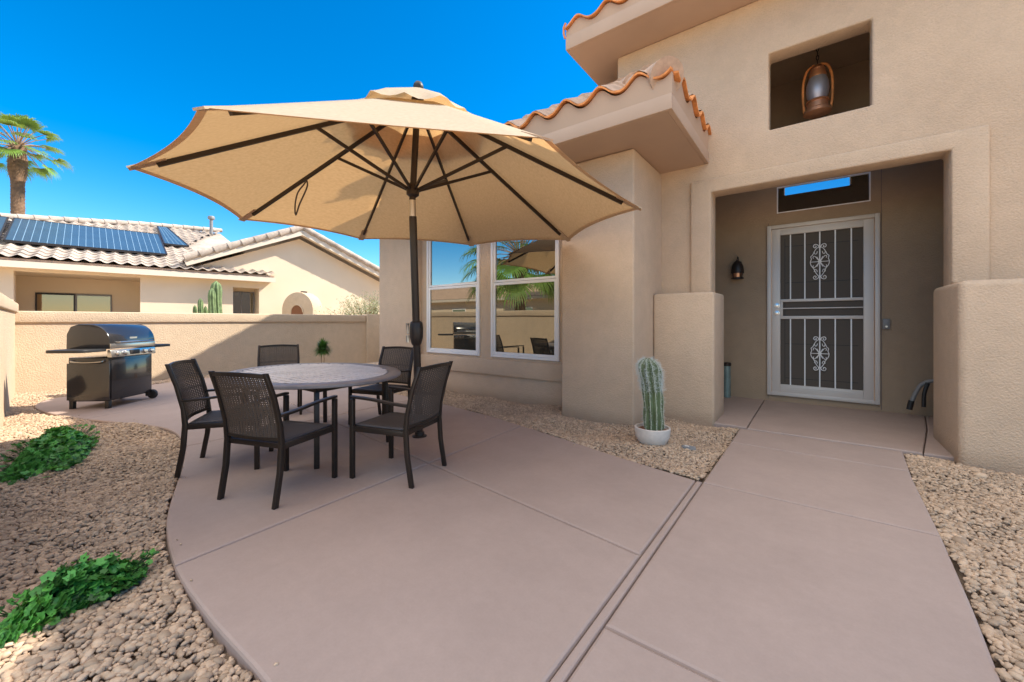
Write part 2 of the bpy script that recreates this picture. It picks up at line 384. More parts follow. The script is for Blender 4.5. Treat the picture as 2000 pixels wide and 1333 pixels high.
# gravel: individual pebbles joined as stuff
def ico():
    bm = bmesh.new(); bmesh.ops.create_icosphere(bm, subdivisions=2, radius=1)
    v = np.array([x.co[:] for x in bm.verts]); f = np.array([[q.index for q in x.verts] for x in bm.faces]); bm.free(); return v, f
IV, IF = ico()
bases = []
for k in range(8):
    s = np.array([rng.uniform(.85,1.25), rng.uniform(.7,1.0), rng.uniform(.5,.75)])
    v = IV.copy(); dsp = np.ones(len(v))
    for q in range(5):
        d = rng.normal(size=3); d /= np.linalg.norm(d); cut = rng.uniform(.55,.85)
        h = v@d; over = np.clip(h-cut, 0, None); v = v-over[:,None]*d*.9
    bases.append(v*s)
def pebbles(name, polys, pitch, rad, z, label, falloff=None, layers=2, exclude=None):
    V = []; F = []; A = []; off = 0
    for poly in polys:
        P = np.array(poly); lo = P.min(0); hi = P.max(0)
        for lay in range(layers):
            nx = int((hi[0]-lo[0])/pitch); ny = int((hi[1]-lo[1])/pitch)
            gx, gy = np.meshgrid(np.arange(nx), np.arange(ny))
            Q = np.stack([gx.ravel(), gy.ravel()], 1)*pitch+lo+rng.uniform(-.45,.45,(nx*ny,2))*pitch+lay*pitch*.5
            Q = Q[inpoly(Q, poly)]
            for q in Q:
                r = rad*rng.lognormal(0, .30)
                if lay: r *= .8
                b = bases[rng.integers(8)]; a = rng.uniform(0, 2*PI); t = rng.normal(0, .3)
                ca, sa = math.cos(a), math.sin(a); ct, st = math.cos(t), math.sin(t)
                rot = np.array([[ca,-sa,0],[sa,ca,0],[0,0,1]])@np.array([[1,0,0],[0,ct,-st],[0,st,ct]])
                bump = .018*math.sin(q[0]*5.1+q[1]*2)+.014*math.sin(q[1]*7.7-q[0]*3)
                V.append(b@rot.T*r+np.array([q[0], q[1], z+bump+rng.uniform(-.3,.35)*rad+(-.35*rad if lay == 0 else .1*rad)]))
                F.append(IF+off); A.append(np.full(len(IF), rng.uniform())); off += len(IV)
    V = np.concatenate(V); F = np.concatenate(F); A = np.concatenate(A)
    me = bpy.data.meshes.new(name); me.vertices.add(len(V)); me.vertices.foreach_set('co', V.ravel().astype(np.float32))
    me.loops.add(F.size); me.loops.foreach_set('vertex_index', F.ravel().astype(np.int32))
    me.polygons.add(len(F)); me.polygons.foreach_set('loop_start', (np.arange(len(F))*3).astype(np.int32))
    me.update(calc_edges=True)
    at = me.attributes.new('rnd', 'FLOAT', 'FACE'); at.data.foreach_set('value', A.astype(np.float32))
    me.polygons.foreach_set('use_smooth', [True]*len(F))
    o = bpy.data.objects.new(name, me); C.objects.link(o); me.materials.append(M['gravel'])
    o['kind'] = 'stuff'; o['label'] = label; o['category'] = 'gravel'
    return o
bed = MB()
bed.add([(-10.8,-.6,-.060),(-.7,-.6,-.060),(-.7,5.2,-.060),(-10.8,5.2,-.060)], [(0,1,2,3)]); bed.add([(.35,-.6,-.060),(2.6,-.6,-.060),(2.6,5.2,-.060),(.35,5.2,-.060)], [(0,1,2,3)])
struct('gravel_bed', bed, 'dirt', 'dark soil showing between the pebbles')
lcin = [(x, y-.012) for x, y in LC if x > -9.3]
near = [p for p in lcin if p[0] > -5.2]; far = [p for p in lcin if p[0] <= -5.0]
pebbles('gravel', [near+[(-5.2,-.5),(-.72,-.5)], far+[(-10.2,1.2),(-10.7,1.2),(-10.7,.3),(-5.0,-.1)], [(-10.75,1.2),(-9.72,1.2),(-10.05,1.9),(-10.15,2.4),(-10.4,3.2),(-10.75,3.2)]],
        .0245, .0145, -.025, 'tan river gravel bed between the left garden wall and the curved patio')
pebbles('gravel', [[(-6.6,4.14),(-4.23,4.02),(-3.26,3.88),(-2.03,3.57),(-1.42,3.41),(-.70,3.25),(-.66,5.1),(-.92,5.14),(-1.65,5.14),(-1.65,4.44),(-2.57,4.44),(-2.57,4.82),(-5.7,4.82),(-6.6,4.6)]],
        .023, .0132, -.014, 'small pinkish gravel strip along the foot of the house wall')
pebbles('gravel', [[(x, y) for x, y in LC[6:60]]+[(x, y+.07) for x, y in reversed(LC[6:60])], [(.36,.2),(.42,.2),(.52,3.0),(.58,5),(.53,5)], [(-.8,3.26),(-2.03,3.56),(-4.2,4.0),(-4.2,3.93),(-2.03,3.49),(-.8,3.17)]],
        .16, .007, .004, 'a few small pebbles strayed onto the concrete edges', layers=1)
pebbles('gravel', [[(.41,-.3),(.45,0),(.51,2.04),(.54,2.48),(.575,3.18),(.61,4.3),(.66,5.1),(.95,5.1),(.98,4.97),(2.2,4.97),(2.2,-.3)]],
        .0245, .0145, -.025, 'coarse tan gravel bed right of the walkway')

# ------------------------------------------------------------------ the house
house = thing('stucco_house', 'tan stucco house with clay tile eaves, two windows and a recessed entry porch', 'house', (-2, 5.5, 0))
ZB = -.12
def gridwall(xs, zs, holes, y0, y1):
    """wall in the xz plane from y0 (front) to y1 with rectangular holes (x0,x1,z0,z1)"""
    mb = MB(); nx, nz = len(xs)-1, len(zs)-1
    def solid(i, j):
        if i < 0 or j < 0 or i >= nx or j >= nz: return False
        cx = (xs[i]+xs[i+1])/2; cz = (zs[j]+zs[j+1])/2
        return not any(h[0] < cx < h[1] and h[2] < cz < h[3] for h in holes)
    for i in range(nx):
        for j in range(nz):
            if not solid(i, j): continue
            a, b, c, d = xs[i], xs[i+1], zs[j], zs[j+1]
            mb.add([(a,y0,c),(b,y0,c),(b,y0,d),(a,y0,d)], [(0,1,2,3)])
            mb.add([(a,y1,c),(b,y1,c),(b,y1,d),(a,y1,d)], [(3,2,1,0)])
            if not solid(i-1, j): mb.add([(a,y0,c),(a,y0,d),(a,y1,d),(a,y1,c)], [(0,1,2,3)])
            if not solid(i+1, j): mb.add([(b,y0,c),(b,y1,c),(b,y1,d),(b,y0,d)], [(0,1,2,3)])
            if not solid(i, j-1): mb.add([(a,y0,c),(a,y1,c),(b,y1,c),(b,y0,c)], [(0,1,2,3)])
            if not solid(i, j+1): mb.add([(a,y0,d),(b,y0,d),(b,y1,d),(a,y1,d)], [(0,1,2,3)])
    return mb
FY = 5.48
# tall entry wall with the porch opening and the niche opening above it
OP = (-1.02, 1.02, ZB, 2.80); NI = (-.42, .475, 3.41, 4.295)
w = gridwall([-2.25,-1.02,-.42,.475,1.02,4.2], [ZB,2.80,3.41,4.295,4.97], [OP, NI], FY, FY+.26)
build('entry_wall', w, 'stucco', house, bevel=.022, seg=3, dissolve=True)
w = MB().box(-2.25,-2.0,FY+.26,12,ZB,4.97); build('side_wall', w, 'stucco', house)
# pier beside the windows, pilaster at the far corner, wall with two windows
w = MB().box(-2.575,-1.63,4.45,FY+.02,ZB,3.165); build('pier', w, 'stucco', house, bevel=.025, seg=3)
w = MB().box(-6.70,-5.69,4.60,5.05,ZB,3.165); build('pilaster', w, 'stucco', house, bevel=.025, seg=3)
W1 = (-5.535,-4.27,.635,2.92); W2 = (-4.035,-2.80,.635,2.92)
w = gridwall([-5.70,-5.535,-4.27,-4.035,-2.80,-2.56], [ZB,.635,2.92,3.165], [W1, W2], 4.80, 5.0)
build('window_wall', w, 'stucco', house, bevel=.008, dissolve=True)
w = MB().box(-5.69,-2.575,4.755,4.81,.36,.60); build('sill_band', w, 'stucco', house, bevel=.012)
w = MB().prism([(5.05,ZB),(14.6,ZB),(14.6,6.4),(9.6,6.5),(5.05,3.6)], -6.70,-6.5,'yz'); build('gable_wall', w, 'stucco', house)  # hidden gable outline, shaped to throw the diagonal shadow onto the garden wall
w = MB().box(-6.5,4.2,14.4,14.6,ZB,6.4); build('rear_wall', w, 'stucco', house)
# entry trim, buttresses
T = MB(); t0 = FY-.042
T.prism([(-1.26,1.545),(-1.022,1.545),(-1.022,2.798),(1.022,2.798),(1.022,1.545),(1.26,1.545),(1.26,2.965),(-1.26,2.965)], t0, FY+.01, 'xz')
build('entry_trim', T, 'stucco', house, bevel=.02, seg=3)
w = MB().box(-1.628,-.925,5.12,5.77,ZB,1.54); build('buttress', w, 'stucco', house, bevel=.03, seg=4)
w = MB().box(.972,3.4,4.95,5.90,ZB,1.54); build('buttress', w, 'stucco', house, bevel=.055, seg=5)
# porch interior
PY = 7.10
D = (-.52,.65,.06,2.57); TR = (-.44,.60,2.79,3.18)
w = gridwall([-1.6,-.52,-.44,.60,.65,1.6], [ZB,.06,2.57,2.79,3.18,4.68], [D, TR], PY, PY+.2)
build('porch_wall', w, 'stucco_porch_shaded', house, bevel=.006, dissolve=True)
for xa in (-1.8, 1.6): build('porch_wall', MB().box(xa,xa+.2,FY+.26,PY+.2,ZB,4.68), 'stucco_porch_shaded', house)
w = MB().box(-1.8,1.8,FY+.26,PY+.4,4.68,4.8); build('porch_ceiling', w, 'stucco_porch_shaded', house)
w = MB().box(-.549,-.541,PY-.004,PY+.01,.03,2.66).box(.700,.708,PY-.004,PY+.01,.03,4.66)
build('wall_joint', w, 'joint', house)

# windows
def sash_frame(mb, x0, x1, z0, z1, y0, y1, w):
    mb.box(x0,x0+w,y0,y1,z0,z1).box(x1-w,x1,y0,y1,z0,z1).box(x0+w,x1-w,y0,y1,z0,z0+w).box(x0+w,x1-w,y0,y1,z1-w,z1)
for (x0, x1, z0, z1) in (W1, W2):
    fr = MB(); sash_frame(fr, x0+.004, x1-.004, z0+.004, z1-.004, 4.775, 4.90, .038)
    wn = build('window', fr, 'frame_white', house, bevel=.004)
    zm = 1.80
    up = MB(); sash_frame(up, x0+.044, x1-.044, zm-.005, z1-.044, 4.80, 4.84, .034); build('upper_sash', up, 'frame_white', wn, bevel=.003)
    lo = MB(); sash_frame(lo, x0+.044, x1-.044, z0+.044, zm-.012, 4.788, 4.825, .040); build('lower_sash', lo, 'frame_white', wn, bevel=.003)
    build('pane', MB().box(x0+.07,x1-.07,4.822,4.828,zm+.02,z1-.07), 'glass', wn)
    build('pane', MB().box(x0+.07,x1-.07,4.806,4.812,z0+.075,zm-.045), 'screened', wn)
# eaves
def wave(s, per, amp, ph):
    c = math.cos(2*PI*(s-ph)/per); return amp*(c*.9+.1*math.cos(4*PI*(s-ph)/per))
def eave(prefix, x0, x1, yf, z0, zf, zm, per, amp, ph, axis, depth_side, sgn):
    """eave edge along x (axis 'x', face at y=yf looking -y) or along y (axis 'y', face at x=yf looking +x)"""
    def P(s, d, z): return (s, yf+d, z) if axis == 'x' else (yf-d, s, z)
    f = MB(); n = 1
    pts = [P(x0,0,z0),P(x1,0,z0),P(x1,0,zf),P(x0,0,zf)]; bk = [P(x0,.05,z0),P(x1,.05,z0),P(x1,.05,zf),P(x0,.05,zf)]
    f.add(pts+bk, [(0,1,2,3),(7,6,5,4),(0,4,5,1),(1,5,6,2),(2,6,7,3),(3,7,4,0)])
    # plaster closure under the wavy edge
    N = int((x1-x0)/per*14); cl = MB(); vs = []
    for i in range(N+1):
        s = x0+(x1-x0)*i/N; zt = zm+wave(s, per, amp, ph)-.012
        vs += [P(s,.012,zf+.004), P(s,.004,zt), P(s,.06,zt), P(s,.06,zf+.004)]
    fs = []
    for i in range(N):
        a = i*4; b = a+4
        for k in range(4): fs.append((a+k, a+(k+1) % 4, b+(k+1) % 4, b+k))
    fs.append((3,2,1,0)); fs.append((N*4,N*4+1,N*4+2,N*4+3)); cl.add(vs, fs)
    rm = MB(); vs = []
    jr = {}
    for i in range(N+1):
        s = x0+(x1-x0)*i/N; z = zm+wave(s, per, amp, ph); k = int((s-ph+per/2)//per)
        if k not in jr: jr[k] = (random.uniform(-.012,.012), random.uniform(-.004,.006))
        dj = jr[k][0]; z += jr[k][1]
        vs += [P(s,-.035+dj,z-.004), P(s,-.037+dj,z+.016), P(s,.05,z+.04), P(s,.05,z+.016)]
    fs = []
    for i in range(N):
        a = i*4; b = a+4
        for k in range(4): fs.append((a+k, a+(k+1) % 4, b+(k+1) % 4, b+k))
    fs.append((3,2,1,0)); fs.append((N*4,N*4+1,N*4+2,N*4+3)); rm.add(vs, fs)
    return f, cl, rm
def tile_sheet(poly, O, U, V, per, course, amp, ph, du=8, step=.02, lift=0):
    """wavy tiled plane: poly in (s,t) coordinates, point = O+U*s+V*t"""
    O, U, V = Vector(O), Vector(U), Vector(V); N = U.cross(V).normalized()
    if N.z < 0: N = -N
    s0 = min(p[0] for p in poly); s1 = max(p[0] for p in poly); t0 = min(p[1] for p in poly); t1 = max(p[1] for p in poly)
    ds = per/du; ns = int((s1-s0)/ds)+1; nc = int((t1-t0)/course)+1
    mb = MB(); vs = []; cols = []; rows = []
    for j in range(nc):
        rows += [(t0+j*course, step), (t0+(j+1)*course-.001, 0)]
    rj = [random.uniform(-.01,.01) for _ in rows]
    for r_, (t, h) in enumerate(rows):
        for i in range(ns+1):
            s = s0+i*ds; k = int((s-ph+per/2)//per)
            jit = .006*math.sin(k*12.9+(r_//2)*78.2)
            vs.append(O+U*s+V*(t+jit*2)+N*(lift+wave(s, per, amp, ph)+h+jit))
    P = []; F = []
    for r_ in range(len(rows)-1):
        for i in range(ns):
            F.append((r_*(ns+1)+i, r_*(ns+1)+i+1, (r_+1)*(ns+1)+i+1, (r_+1)*(ns+1)+i))
            P.append((s0+(i+.5)*ds, (rows[r_][0]+rows[r_+1][0])/2))
    ok = inpoly(np.array(P), poly)
    F = [f for f, q in zip(F, ok) if q]
    used = sorted({i for f in F for i in f}); mp = {u: k for k, u in enumerate(used)}
    return mb.add([vs[u] for u in used], [tuple(mp[i] for i in f) for f in F])
XL, XR, EY = -7.45, -1.05, 3.84
f, cl, rm = eave('lower', XL, XR-.001, EY, 3.17, 3.315, 3.525, .40, .062, -1.36, 'x', 0, 1)
build('fascia', f, 'fascia', house, bevel=.004); build('mortar', cl, 'stucco_smooth', house); build('tile_edge', rm, 'tile_rim', house, smooth=True)
f, cl, rm = eave('lower_side', EY+.05, FY-.001, XR, 3.17, 3.315, 3.525, .40, .062, 4.18, 'y', 0, 1)
build('fascia', f, 'fascia', house, bevel=.004); build('mortar', cl, 'stucco_smooth', house)
build('tile_edge', rm, 'tile_rim', house, smooth=True)
w = MB().box(XL,XR-.05,EY+.05,5.05,3.17,3.20); build('soffit', w, 'fascia', house)
w = MB().box(-2.25,XR-.05,5.05,FY,3.17,3.20); build('soffit', w, 'fascia', house)
SL = .575; cs = 1/math.sqrt(1+SL*SL)
Vf = Vector((0, cs, SL*cs)); TL = (9.55-EY)/cs
rf = tile_sheet([(XL,.02),(XR-.03,.02),(XR-1.62,1.64/cs),(-2.26,1.64/cs),(-2.26,TL),(XL,TL)], (0,EY,3.54), (1,0,0), Vf, .40, .42, .062, -1.36)
roof = build('tile_roof', rf, 'tile', house, smooth=True)
rs = tile_sheet([(EY+.03,.02),(FY,.02),(FY,1.64/cs)], (XR,0,3.54), (0,1,0), Vector((-cs,0,SL*cs)), .40, .42, .062, 4.18)
build('tile_roof', rs, 'tile', house, smooth=True)
w = MB().add([(XL,EY+.06,3.44),(-2.27,EY+.06,3.44),(-2.27,9.55,6.68),(XL,9.55,6.68),(XL,14.6,6.55),(-2.27,14.6,6.55)], [(0,1,2,3),(3,2,5,4)])  # unseen roof, slope and level rear part shaped for the garden wall shadow
w.add([(-2.27,EY+.06,3.44),(XR-.05,EY+.06,3.44),(-2.27,EY+1.26,4.15)], [(0,1,2)]); w.add([(XR-.05,EY+.06,3.44),(XR-.05,FY,3.44),(-2.27,FY,4.3),(-2.27,EY+1.26,4.15)], [(0,1,2,3)])
build('roof_deck', w, 'tile', house)
w = MB()
for (y0,z0,y1,z1) in ((EY,3.3,9.55,6.6),(9.55,6.6,14.7,6.5)): w.bar((XL+.03,y0,z0),(XL+.03,y1,z1),.06,.22)  # hidden rake line, set by the shadow edge wanted on the garden wall
build('rake_board', w, 'fascia', house)
# hip caps climbing from the corner
hp = MB()
hd = Vector((-1,1,SL)).normalized()
for k in range(6):
    c0 = Vector((XR-.045,EY+.045,3.505))+hd*(.36*k+.02); c1 = c0+hd*.42
    hp.tube([c0, c0+hd*.03, c1], [.168,.165,.13], 18)
build('hip_cap', hp, 'tile', house, smooth=True)
# upper roof
UX, UY = -2.76, 4.89
f, cl, rm = eave('upper', UX, 4.2, UY, 4.97, 5.15, 5.285, .43, .06, -2.57, 'x', 0, 1)
build('fascia', f, 'fascia', house, bevel=.004); build('mortar', cl, 'stucco_smooth', house); build('tile_edge', rm, 'tile_rim', house, smooth=True)
def side_eave(xf):
    f = MB().box(xf-.001,xf+.05,UY+.05,12,4.97,5.15); return f
build('fascia', side_eave(UX), 'fascia', house)
rr = MB(); pts = []
N = 60
for i in range(N+1):
    s = UY+i*(7.0/N)
    pts.append((UX-.035, s, 5.25+.05*math.cos((s-UY)*2*PI/.43)))
rr.tube([(UX+.01,UY-.02,5.33),(UX-.02,UY-.02,5.28),(UX-.025,UY-.01,5.20),(UX-.01,UY,5.14)], .014, 8)
build('tile_edge', rr, 'tile_rim', house, smooth=True)
w = MB().box(UX+.05,4.2,UY+.05,12,4.97,5.0); build('soffit', w, 'fascia', house)
Vu = Vector((0, .93, .37)).normalized()
ru = tile_sheet([(UX,.02),(4.2,.02),(4.2,5.2),(UX+3.4,5.2)], (0,UY,5.30), (1,0,0), Vu, .43, .42, .06, -2.57)
build('tile_roof', ru, 'tile', house, smooth=True)
w = MB().add([(UX+.03,UY+.06,5.16),(4.2,UY+.06,5.16),(4.2,UY+4.8,7.1),(UX+3.4,UY+4.8,7.1),(UX+.03,12,5.16),(4.2,12,5.16)], [(0,1,2,3),(0,3,4),(3,2,5,4)])
build('roof_deck', w, 'tile', house)

# security door with its frame, bars, scrollwork
dr = MB(); x0, x1, z0, z1 = -.56,.69,.10,2.61
sash_frame(dr, x0, x1, z0, z1, PY-.045, PY+.02, .052)
door = build('door_frame', dr, 'door_white', house, bevel=.006)
dl = MB(); sx0, sx1, sz0, sz1 = x0+.060, x1-.060, z0+.018, z1-.060
dl.box(sx0,sx0+.105,PY-.038,PY,sz0,sz1).box(sx1-.105,sx1,PY-.038,PY,sz0,sz1)
ix0, ix1 = sx0+.105, sx1-.105
dl.box(ix0,ix1,PY-.038,PY,sz1-.095,sz1).box(ix0,ix1,PY-.038,PY,sz0,sz0+.15)
dl.box(ix0,ix1,PY-.038,PY,1.475,1.515).box(ix0,ix1,PY-.036,PY,1.372,1.388).box(ix0,ix1,PY-.038,PY,1.225,1.27).box(ix0,ix0+.03,PY-.037,PY,1.27,1.475)
leaf = build('security_door', dl, 'door_white', house, bevel=.004)
kp = MB().box(ix0,ix1-.1,PY-.043,PY-.038,sz0+.085,sz0+.092).box(ix0,ix1-.1,PY-.043,PY-.038,sz0+.108,sz0+.114)
build('kick_rail', kp, 'door_white', leaf)
tops = (1.515, sz1-.095); bots = (sz0+.15, 1.225)
nb = 5
for k in range(1, 6):
    xb = ix0+(ix1-ix0)*(k-.28 if k < 6 else k)/5.45
    for a, b in (tops, bots): build('bar', MB().box(xb-.0075,xb+.0075,PY-.03,PY-.015,a,b), 'frame_white', leaf)
xc = ix0+(ix1-ix0)*(3-.28)/5.45
def scroll(cx, cz, h, w):
    mb = MB(); y = PY-.036
    for sx in (-1, 1):
        p = lambda u, v: (cx+sx*u*w, y, cz+v*h)
        out = [p(*q) for q in ((.02,-.92),(.22,-.80),(.42,-.62),(.60,-.40),(.85,-.20),(.92,.0),(.82,.18),(.88,.32),(.70,.42),(.55,.60),(.34,.78),(.12,.86),(.02,.80))]
        mb.tube([Vector(a) for a in smooth3(out)], .0055, 6)
        for vz in (1, -1):
            mb.tube(smooth3([p(.02,.80*vz),(p(.2,1.0*vz)),p(.5,1.04*vz),p(.62,.93*vz),p(.48,.84*vz),p(.34,.90*vz),p(.42,.96*vz)]), .006, 6)
            mb.tube(smooth3([p(.0,.0),p(.28,.20*vz),p(.5,.34*vz),p(.66,.30*vz),p(.62,.20*vz)]), .005, 6)
            mb.tube(smooth3([p(.55,.60*vz),p(.45,.46*vz),p(.30,.50*vz),p(.24,.62*vz)]), .005, 6)
        mb.tube([p(0,0), p(.9,0)], .005, 6); mb.tube([p(-.3,.3), p(.3,-.3)], .005, 6)
    mb.lathe([(.001,-.012),(.02,-.010),(.022,0),(.001,.004)], (cx,y,cz), 12, 'y')
    return mb
def smooth3(pts, k=4):
    out = []; n = len(pts)
    for i in range(n-1):
        p0 = Vector(pts[max(i-1, 0)]); p1 = Vector(pts[i]); p2 = Vector(pts[i+1]); p3 = Vector(pts[min(i+2, n-1)])
        for j in range(k):
            t = j/k; out.append(.5*((2*p1)+(p2-p0)*t+(2*p0-5*p1+4*p2-p3)*t*t+(3*p1-p0-3*p2+p3)*t**3))
    out.append(Vector(pts[-1])); return out
build('scrollwork', scroll(xc, 2.03, .235, .115), 'frame_white', leaf, smooth=True)
build('scrollwork', scroll(xc, .74, .225, .110), 'frame_white', leaf, smooth=True)
for kz in (1.425, 1.315):
    k = MB().lathe([(.001,-.075),(.022,-.072),(.027,-.055),(.018,-.045),(.018,-.042),(.034,-.040),(.034,-.036)], (sx0+.062,PY,kz), 20, 'y')
    build('knob' if kz < 1.4 else 'lock', k, 'chrome', leaf, smooth=True)
build('screen', MB().box(ix0-.02,ix1+.02,PY-.008,PY-.003,sz0+.1,sz1-.05), 'screen', leaf)
sc = MB()
for z in (.36,.86,1.75,2.28): sc.box(ix0+.05,ix1-.05,PY-.0105,PY-.0078,z,z+.008)
for x in (ix0+.05,): sc.box(x,x+.008,PY-.0105,PY-.0078,.3,2.4)
build('door_panel_line', sc, 'black', leaf)
build('threshold', MB().box(-.545,.70,PY-.012,PY+.03,.012,.095), 'stucco_porch_shaded', house)
tw = MB(); sash_frame(tw, -.44,.60,2.79,3.18, PY-.006,PY+.05,.014)
tr = build('transom_window', tw, 'frame_white', house)
build('pane', MB().box(-.43,.59,PY+.02,PY+.03,2.80,3.17), 'glass_dark', tr)

# ------------------------------------------------------------------ things at the entry
DBX = .75
db = thing('doorbell', 'small grey doorbell box on the wall right of the security door', 'doorbell', (DBX, PY, 1.16))
build('housing', MB().box(DBX-.038,DBX+.038,PY-.03,PY-.001,1.09,1.225), 'grey', db, bevel=.008)
build('button', MB().lathe([(.012,-.036),(.014,-.031),(.014,-.028)], (DBX,PY,1.125), 12, 'y'), 'steel', db)
def wall_lantern():
    x, y = -.94, PY
    t = thing('wall_lantern', 'dark bronze lantern sconce on the porch wall left of the door', 'lantern', (x, y, 1.85))
    build('back_plate', MB().box(x-.045,x+.045,y-.02,y-.001,1.95,2.12), 'dark_metal', t, bevel=.006)
    build('hood', MB().lathe([(.085,1.93),(.088,1.98),(.075,2.05),(.05,2.10),(.02,2.125),(.02,2.14),(.001,2.15)], (x,y-.10,0), 20), 'dark_metal', t, smooth=True)
    build('glass', MB().lathe([(.055,1.87),(.06,1.93),(.058,1.97)], (x,y-.10,0), 20), 'copper', t, smooth=True)
    c = MB()
    for k in range(4):
        a = PI/4+k*PI/2; c.bar((x+.072*math.cos(a),y-.10+.072*math.sin(a),1.85),(x+.078*math.cos(a),y-.10+.078*math.sin(a),1.97),.012,.012)
    c.lathe([(.06,1.84),(.085,1.845),(.085,1.86),(.06,1.865)], (x,y-.10,0), 20)
    build('cage', c, 'dark_metal', t)
    build('hook', MB().tube([(x,y-.10,2.15),(x,y-.10,2.185),(x,y-.05,2.19),(x,y-.01,2.14)], .008, 6), 'dark_metal', t)
wall_lantern()
def hanging_lantern():
    x, y = .035, 6.30
    t = thing('hanging_lantern', 'copper hurricane lantern hanging in the square opening above the porch', 'lantern', (x, y, 3.80))
    build('base', MB().lathe([(.13,3.79),(.145,3.80),(.14,3.84),(.11,3.86),(.105,3.93),(.12,3.935),(.115,3.955),(.08,3.96)], (x,y,0), 28), 'copper', t, smooth=True)
    M['globe'] = mat('smoked_globe', (.55, .53, .60), .45, metal=.6)
    build('globe', MB().lathe([(.085,3.96),(.110,4.02),(.118,4.09),(.112,4.17),(.09,4.24)], (x,y,0), 28), 'globe', t, smooth=True)
    build('hood', MB().lathe([(.085,4.24),(.09,4.27),(.07,4.33),(.075,4.345),(.05,4.39),(.03,4.40),(.001,4.42)], (x,y,0), 28), 'copper', t, smooth=True)
    for s in (-1, 1):
        p = [(x+s*a,y,z) for a, z in ((.13,3.83),(.145,3.95),(.148,4.10),(.14,4.24),(.10,4.37),(.03,4.41))]
        build('side_tube', MB().tube(smooth3(p), .014, 8), 'tile_rim', t, smooth=True)
    ch = MB()
    for k in range(4):
        z = 4.44+k*.055
        pts = [(x+.014*math.cos(q), y, z+.03*math.sin(q)) if k % 2 else (x, y+.014*math.cos(q), z+.03*math.sin(q)) for q in np.linspace(0, 2*PI, 9)]
        ch.tube(pts, .005, 5, cap=False)
    build('chain', ch, 'dark_metal', t, smooth=True)
    build('canopy_plate', MB().lathe([(.05,4.64),(.06,4.66),(.06,4.679)], (x,y,0), 20), 'dark_metal', t, smooth=True)
hanging_lantern()
cyl = thing('walkway_light', 'grey green cylinder post standing on the porch behind the left buttress', 'post', (-1.085, PY-.12, .012))
build('body', MB().lathe([(.056,.013),(.056,.50)], (-1.085,PY-.12,0), 24), 'greencyl', cyl, smooth=True)
build('cap', MB().lathe([(.060,.50),(.064,.505),(.064,.54),(.05,.552)], (-1.085,PY-.12,0), 24), 'dark_metal', cyl, smooth=True)
# curved handle near right porch wall
hs_ = thing('metal_handle', 'dark curved metal handle leaning out beside the right porch pillar', 'handle', (1.2, 6.9, .012))
p = smooth3([(.93,6.80,.16),(.97,6.80,.30),(1.02,6.80,.42),(1.10,6.80,.48),(1.22,6.80,.49),(1.42,6.80,.49)])
build('handle', MB().tube(p, .022, 10), 'grey', hs_, smooth=True)
build('grip', MB().tube([(.925,6.80,.12),(.945,6.80,.23)], .028, 10), 'black', hs_, smooth=True)
build('strap', MB().tube(smooth3([(1.08,6.77,.46),(1.05,6.77,.33),(1.045,6.77,.17)]), .02, 8), 'black', hs_, smooth=True)
build('post', MB().tube([(1.42,6.80,.012),(1.42,6.80,.51)], .02, 10), 'grey', hs_, smooth=True)
st = thing('grey_stone', 'dark rock with a white stripe lying on the gravel near the walkway', 'rock', (-.93, 3.98, 0))
def rock(c, s, seed, m, parent, nm, sub=3):
    r_ = random.Random(seed); bm = bmesh.new(); bmesh.ops.create_icosphere(bm, subdivisions=sub, radius=1)
    cut = [(Vector([r_.gauss(0,1) for _ in range(3)]).normalized(), r_.uniform(.45,.8)) for _ in range(9)]
    for v in bm.verts:
        for d, h in cut:
            o = v.co.dot(d)-h
            if o > 0: v.co -= d*o*.95
        v.co = Vector((v.co.x*s[0], v.co.y*s[1], v.co.z*s[2]))+Vector(c)
    mb = MB(); bm.verts.index_update(); mb.add([v.co for v in bm.verts], [tuple(q.index for q in f.verts) for f in bm.faces]); bm.free()
    return build(nm, mb, m, parent)
rock((-.93,3.98,.012), (.075,.05,.028), 3, 'grey', st, 'rock_body')
rock((-.945,3.965,.030), (.035,.014,.010), 5, 'stone', st, 'white_vein')

# ------------------------------------------------------------------ garden walls
GX = -10.85
gw = thing('garden_wall', 'low tan stucco garden wall behind the grill, half in sun half in shadow', 'wall', (GX-.1, 3.6, 0))
build('wall', MB().box(GX-.20,GX,.05,7.0,ZB,1.165), 'stucco_wall', gw)
build('coping', MB().box(GX-.235,GX+.035,.05,6.98,1.165,1.37), 'stucco_wall', gw, bevel=.02, seg=3)
gp = thing('wall_pillar', 'plain stucco pillar ending the garden wall next to the house corner', 'pillar', (GX, 7.5, 0))
build('pillar', MB().box(GX-.25,GX+.06,7.0,9.0,ZB,1.40), 'stucco_wall', gp, bevel=.02)
# left wall, slightly skewed
a = Vector((-10.85,.32,0)); b = Vector((-2.6,-.17,0)); d = (b-a).normalized(); nrm = Vector((-d.y, d.x, 0))
lw = thing('garden_wall', 'sunlit stucco wall with a heavier coping at the left edge of the courtyard', 'wall', ((a+b)/2)[:])
def wallbox(mb, p, q, w0, w1, z0, z1):
    vs = [(p+nrm*w0), (q+nrm*w0), (q+nrm*w1), (p+nrm*w1)]
    return mb.add([(v.x,v.y,z0) for v in vs]+[(v.x,v.y,z1) for v in vs], [(0,3,2,1),(4,5,6,7),(0,1,5,4),(1,2,6,5),(2,3,7,6),(3,0,4,7)])
build('wall', wallbox(MB(), a-d*.1, b, -.20, 0, ZB, 1.34), 'stucco_wall', lw)
build('coping', wallbox(MB(), a-d*.1, b+d*.04, -.24, .035, 1.34, 1.50), 'stucco_wall', lw, bevel=.02, seg=3)

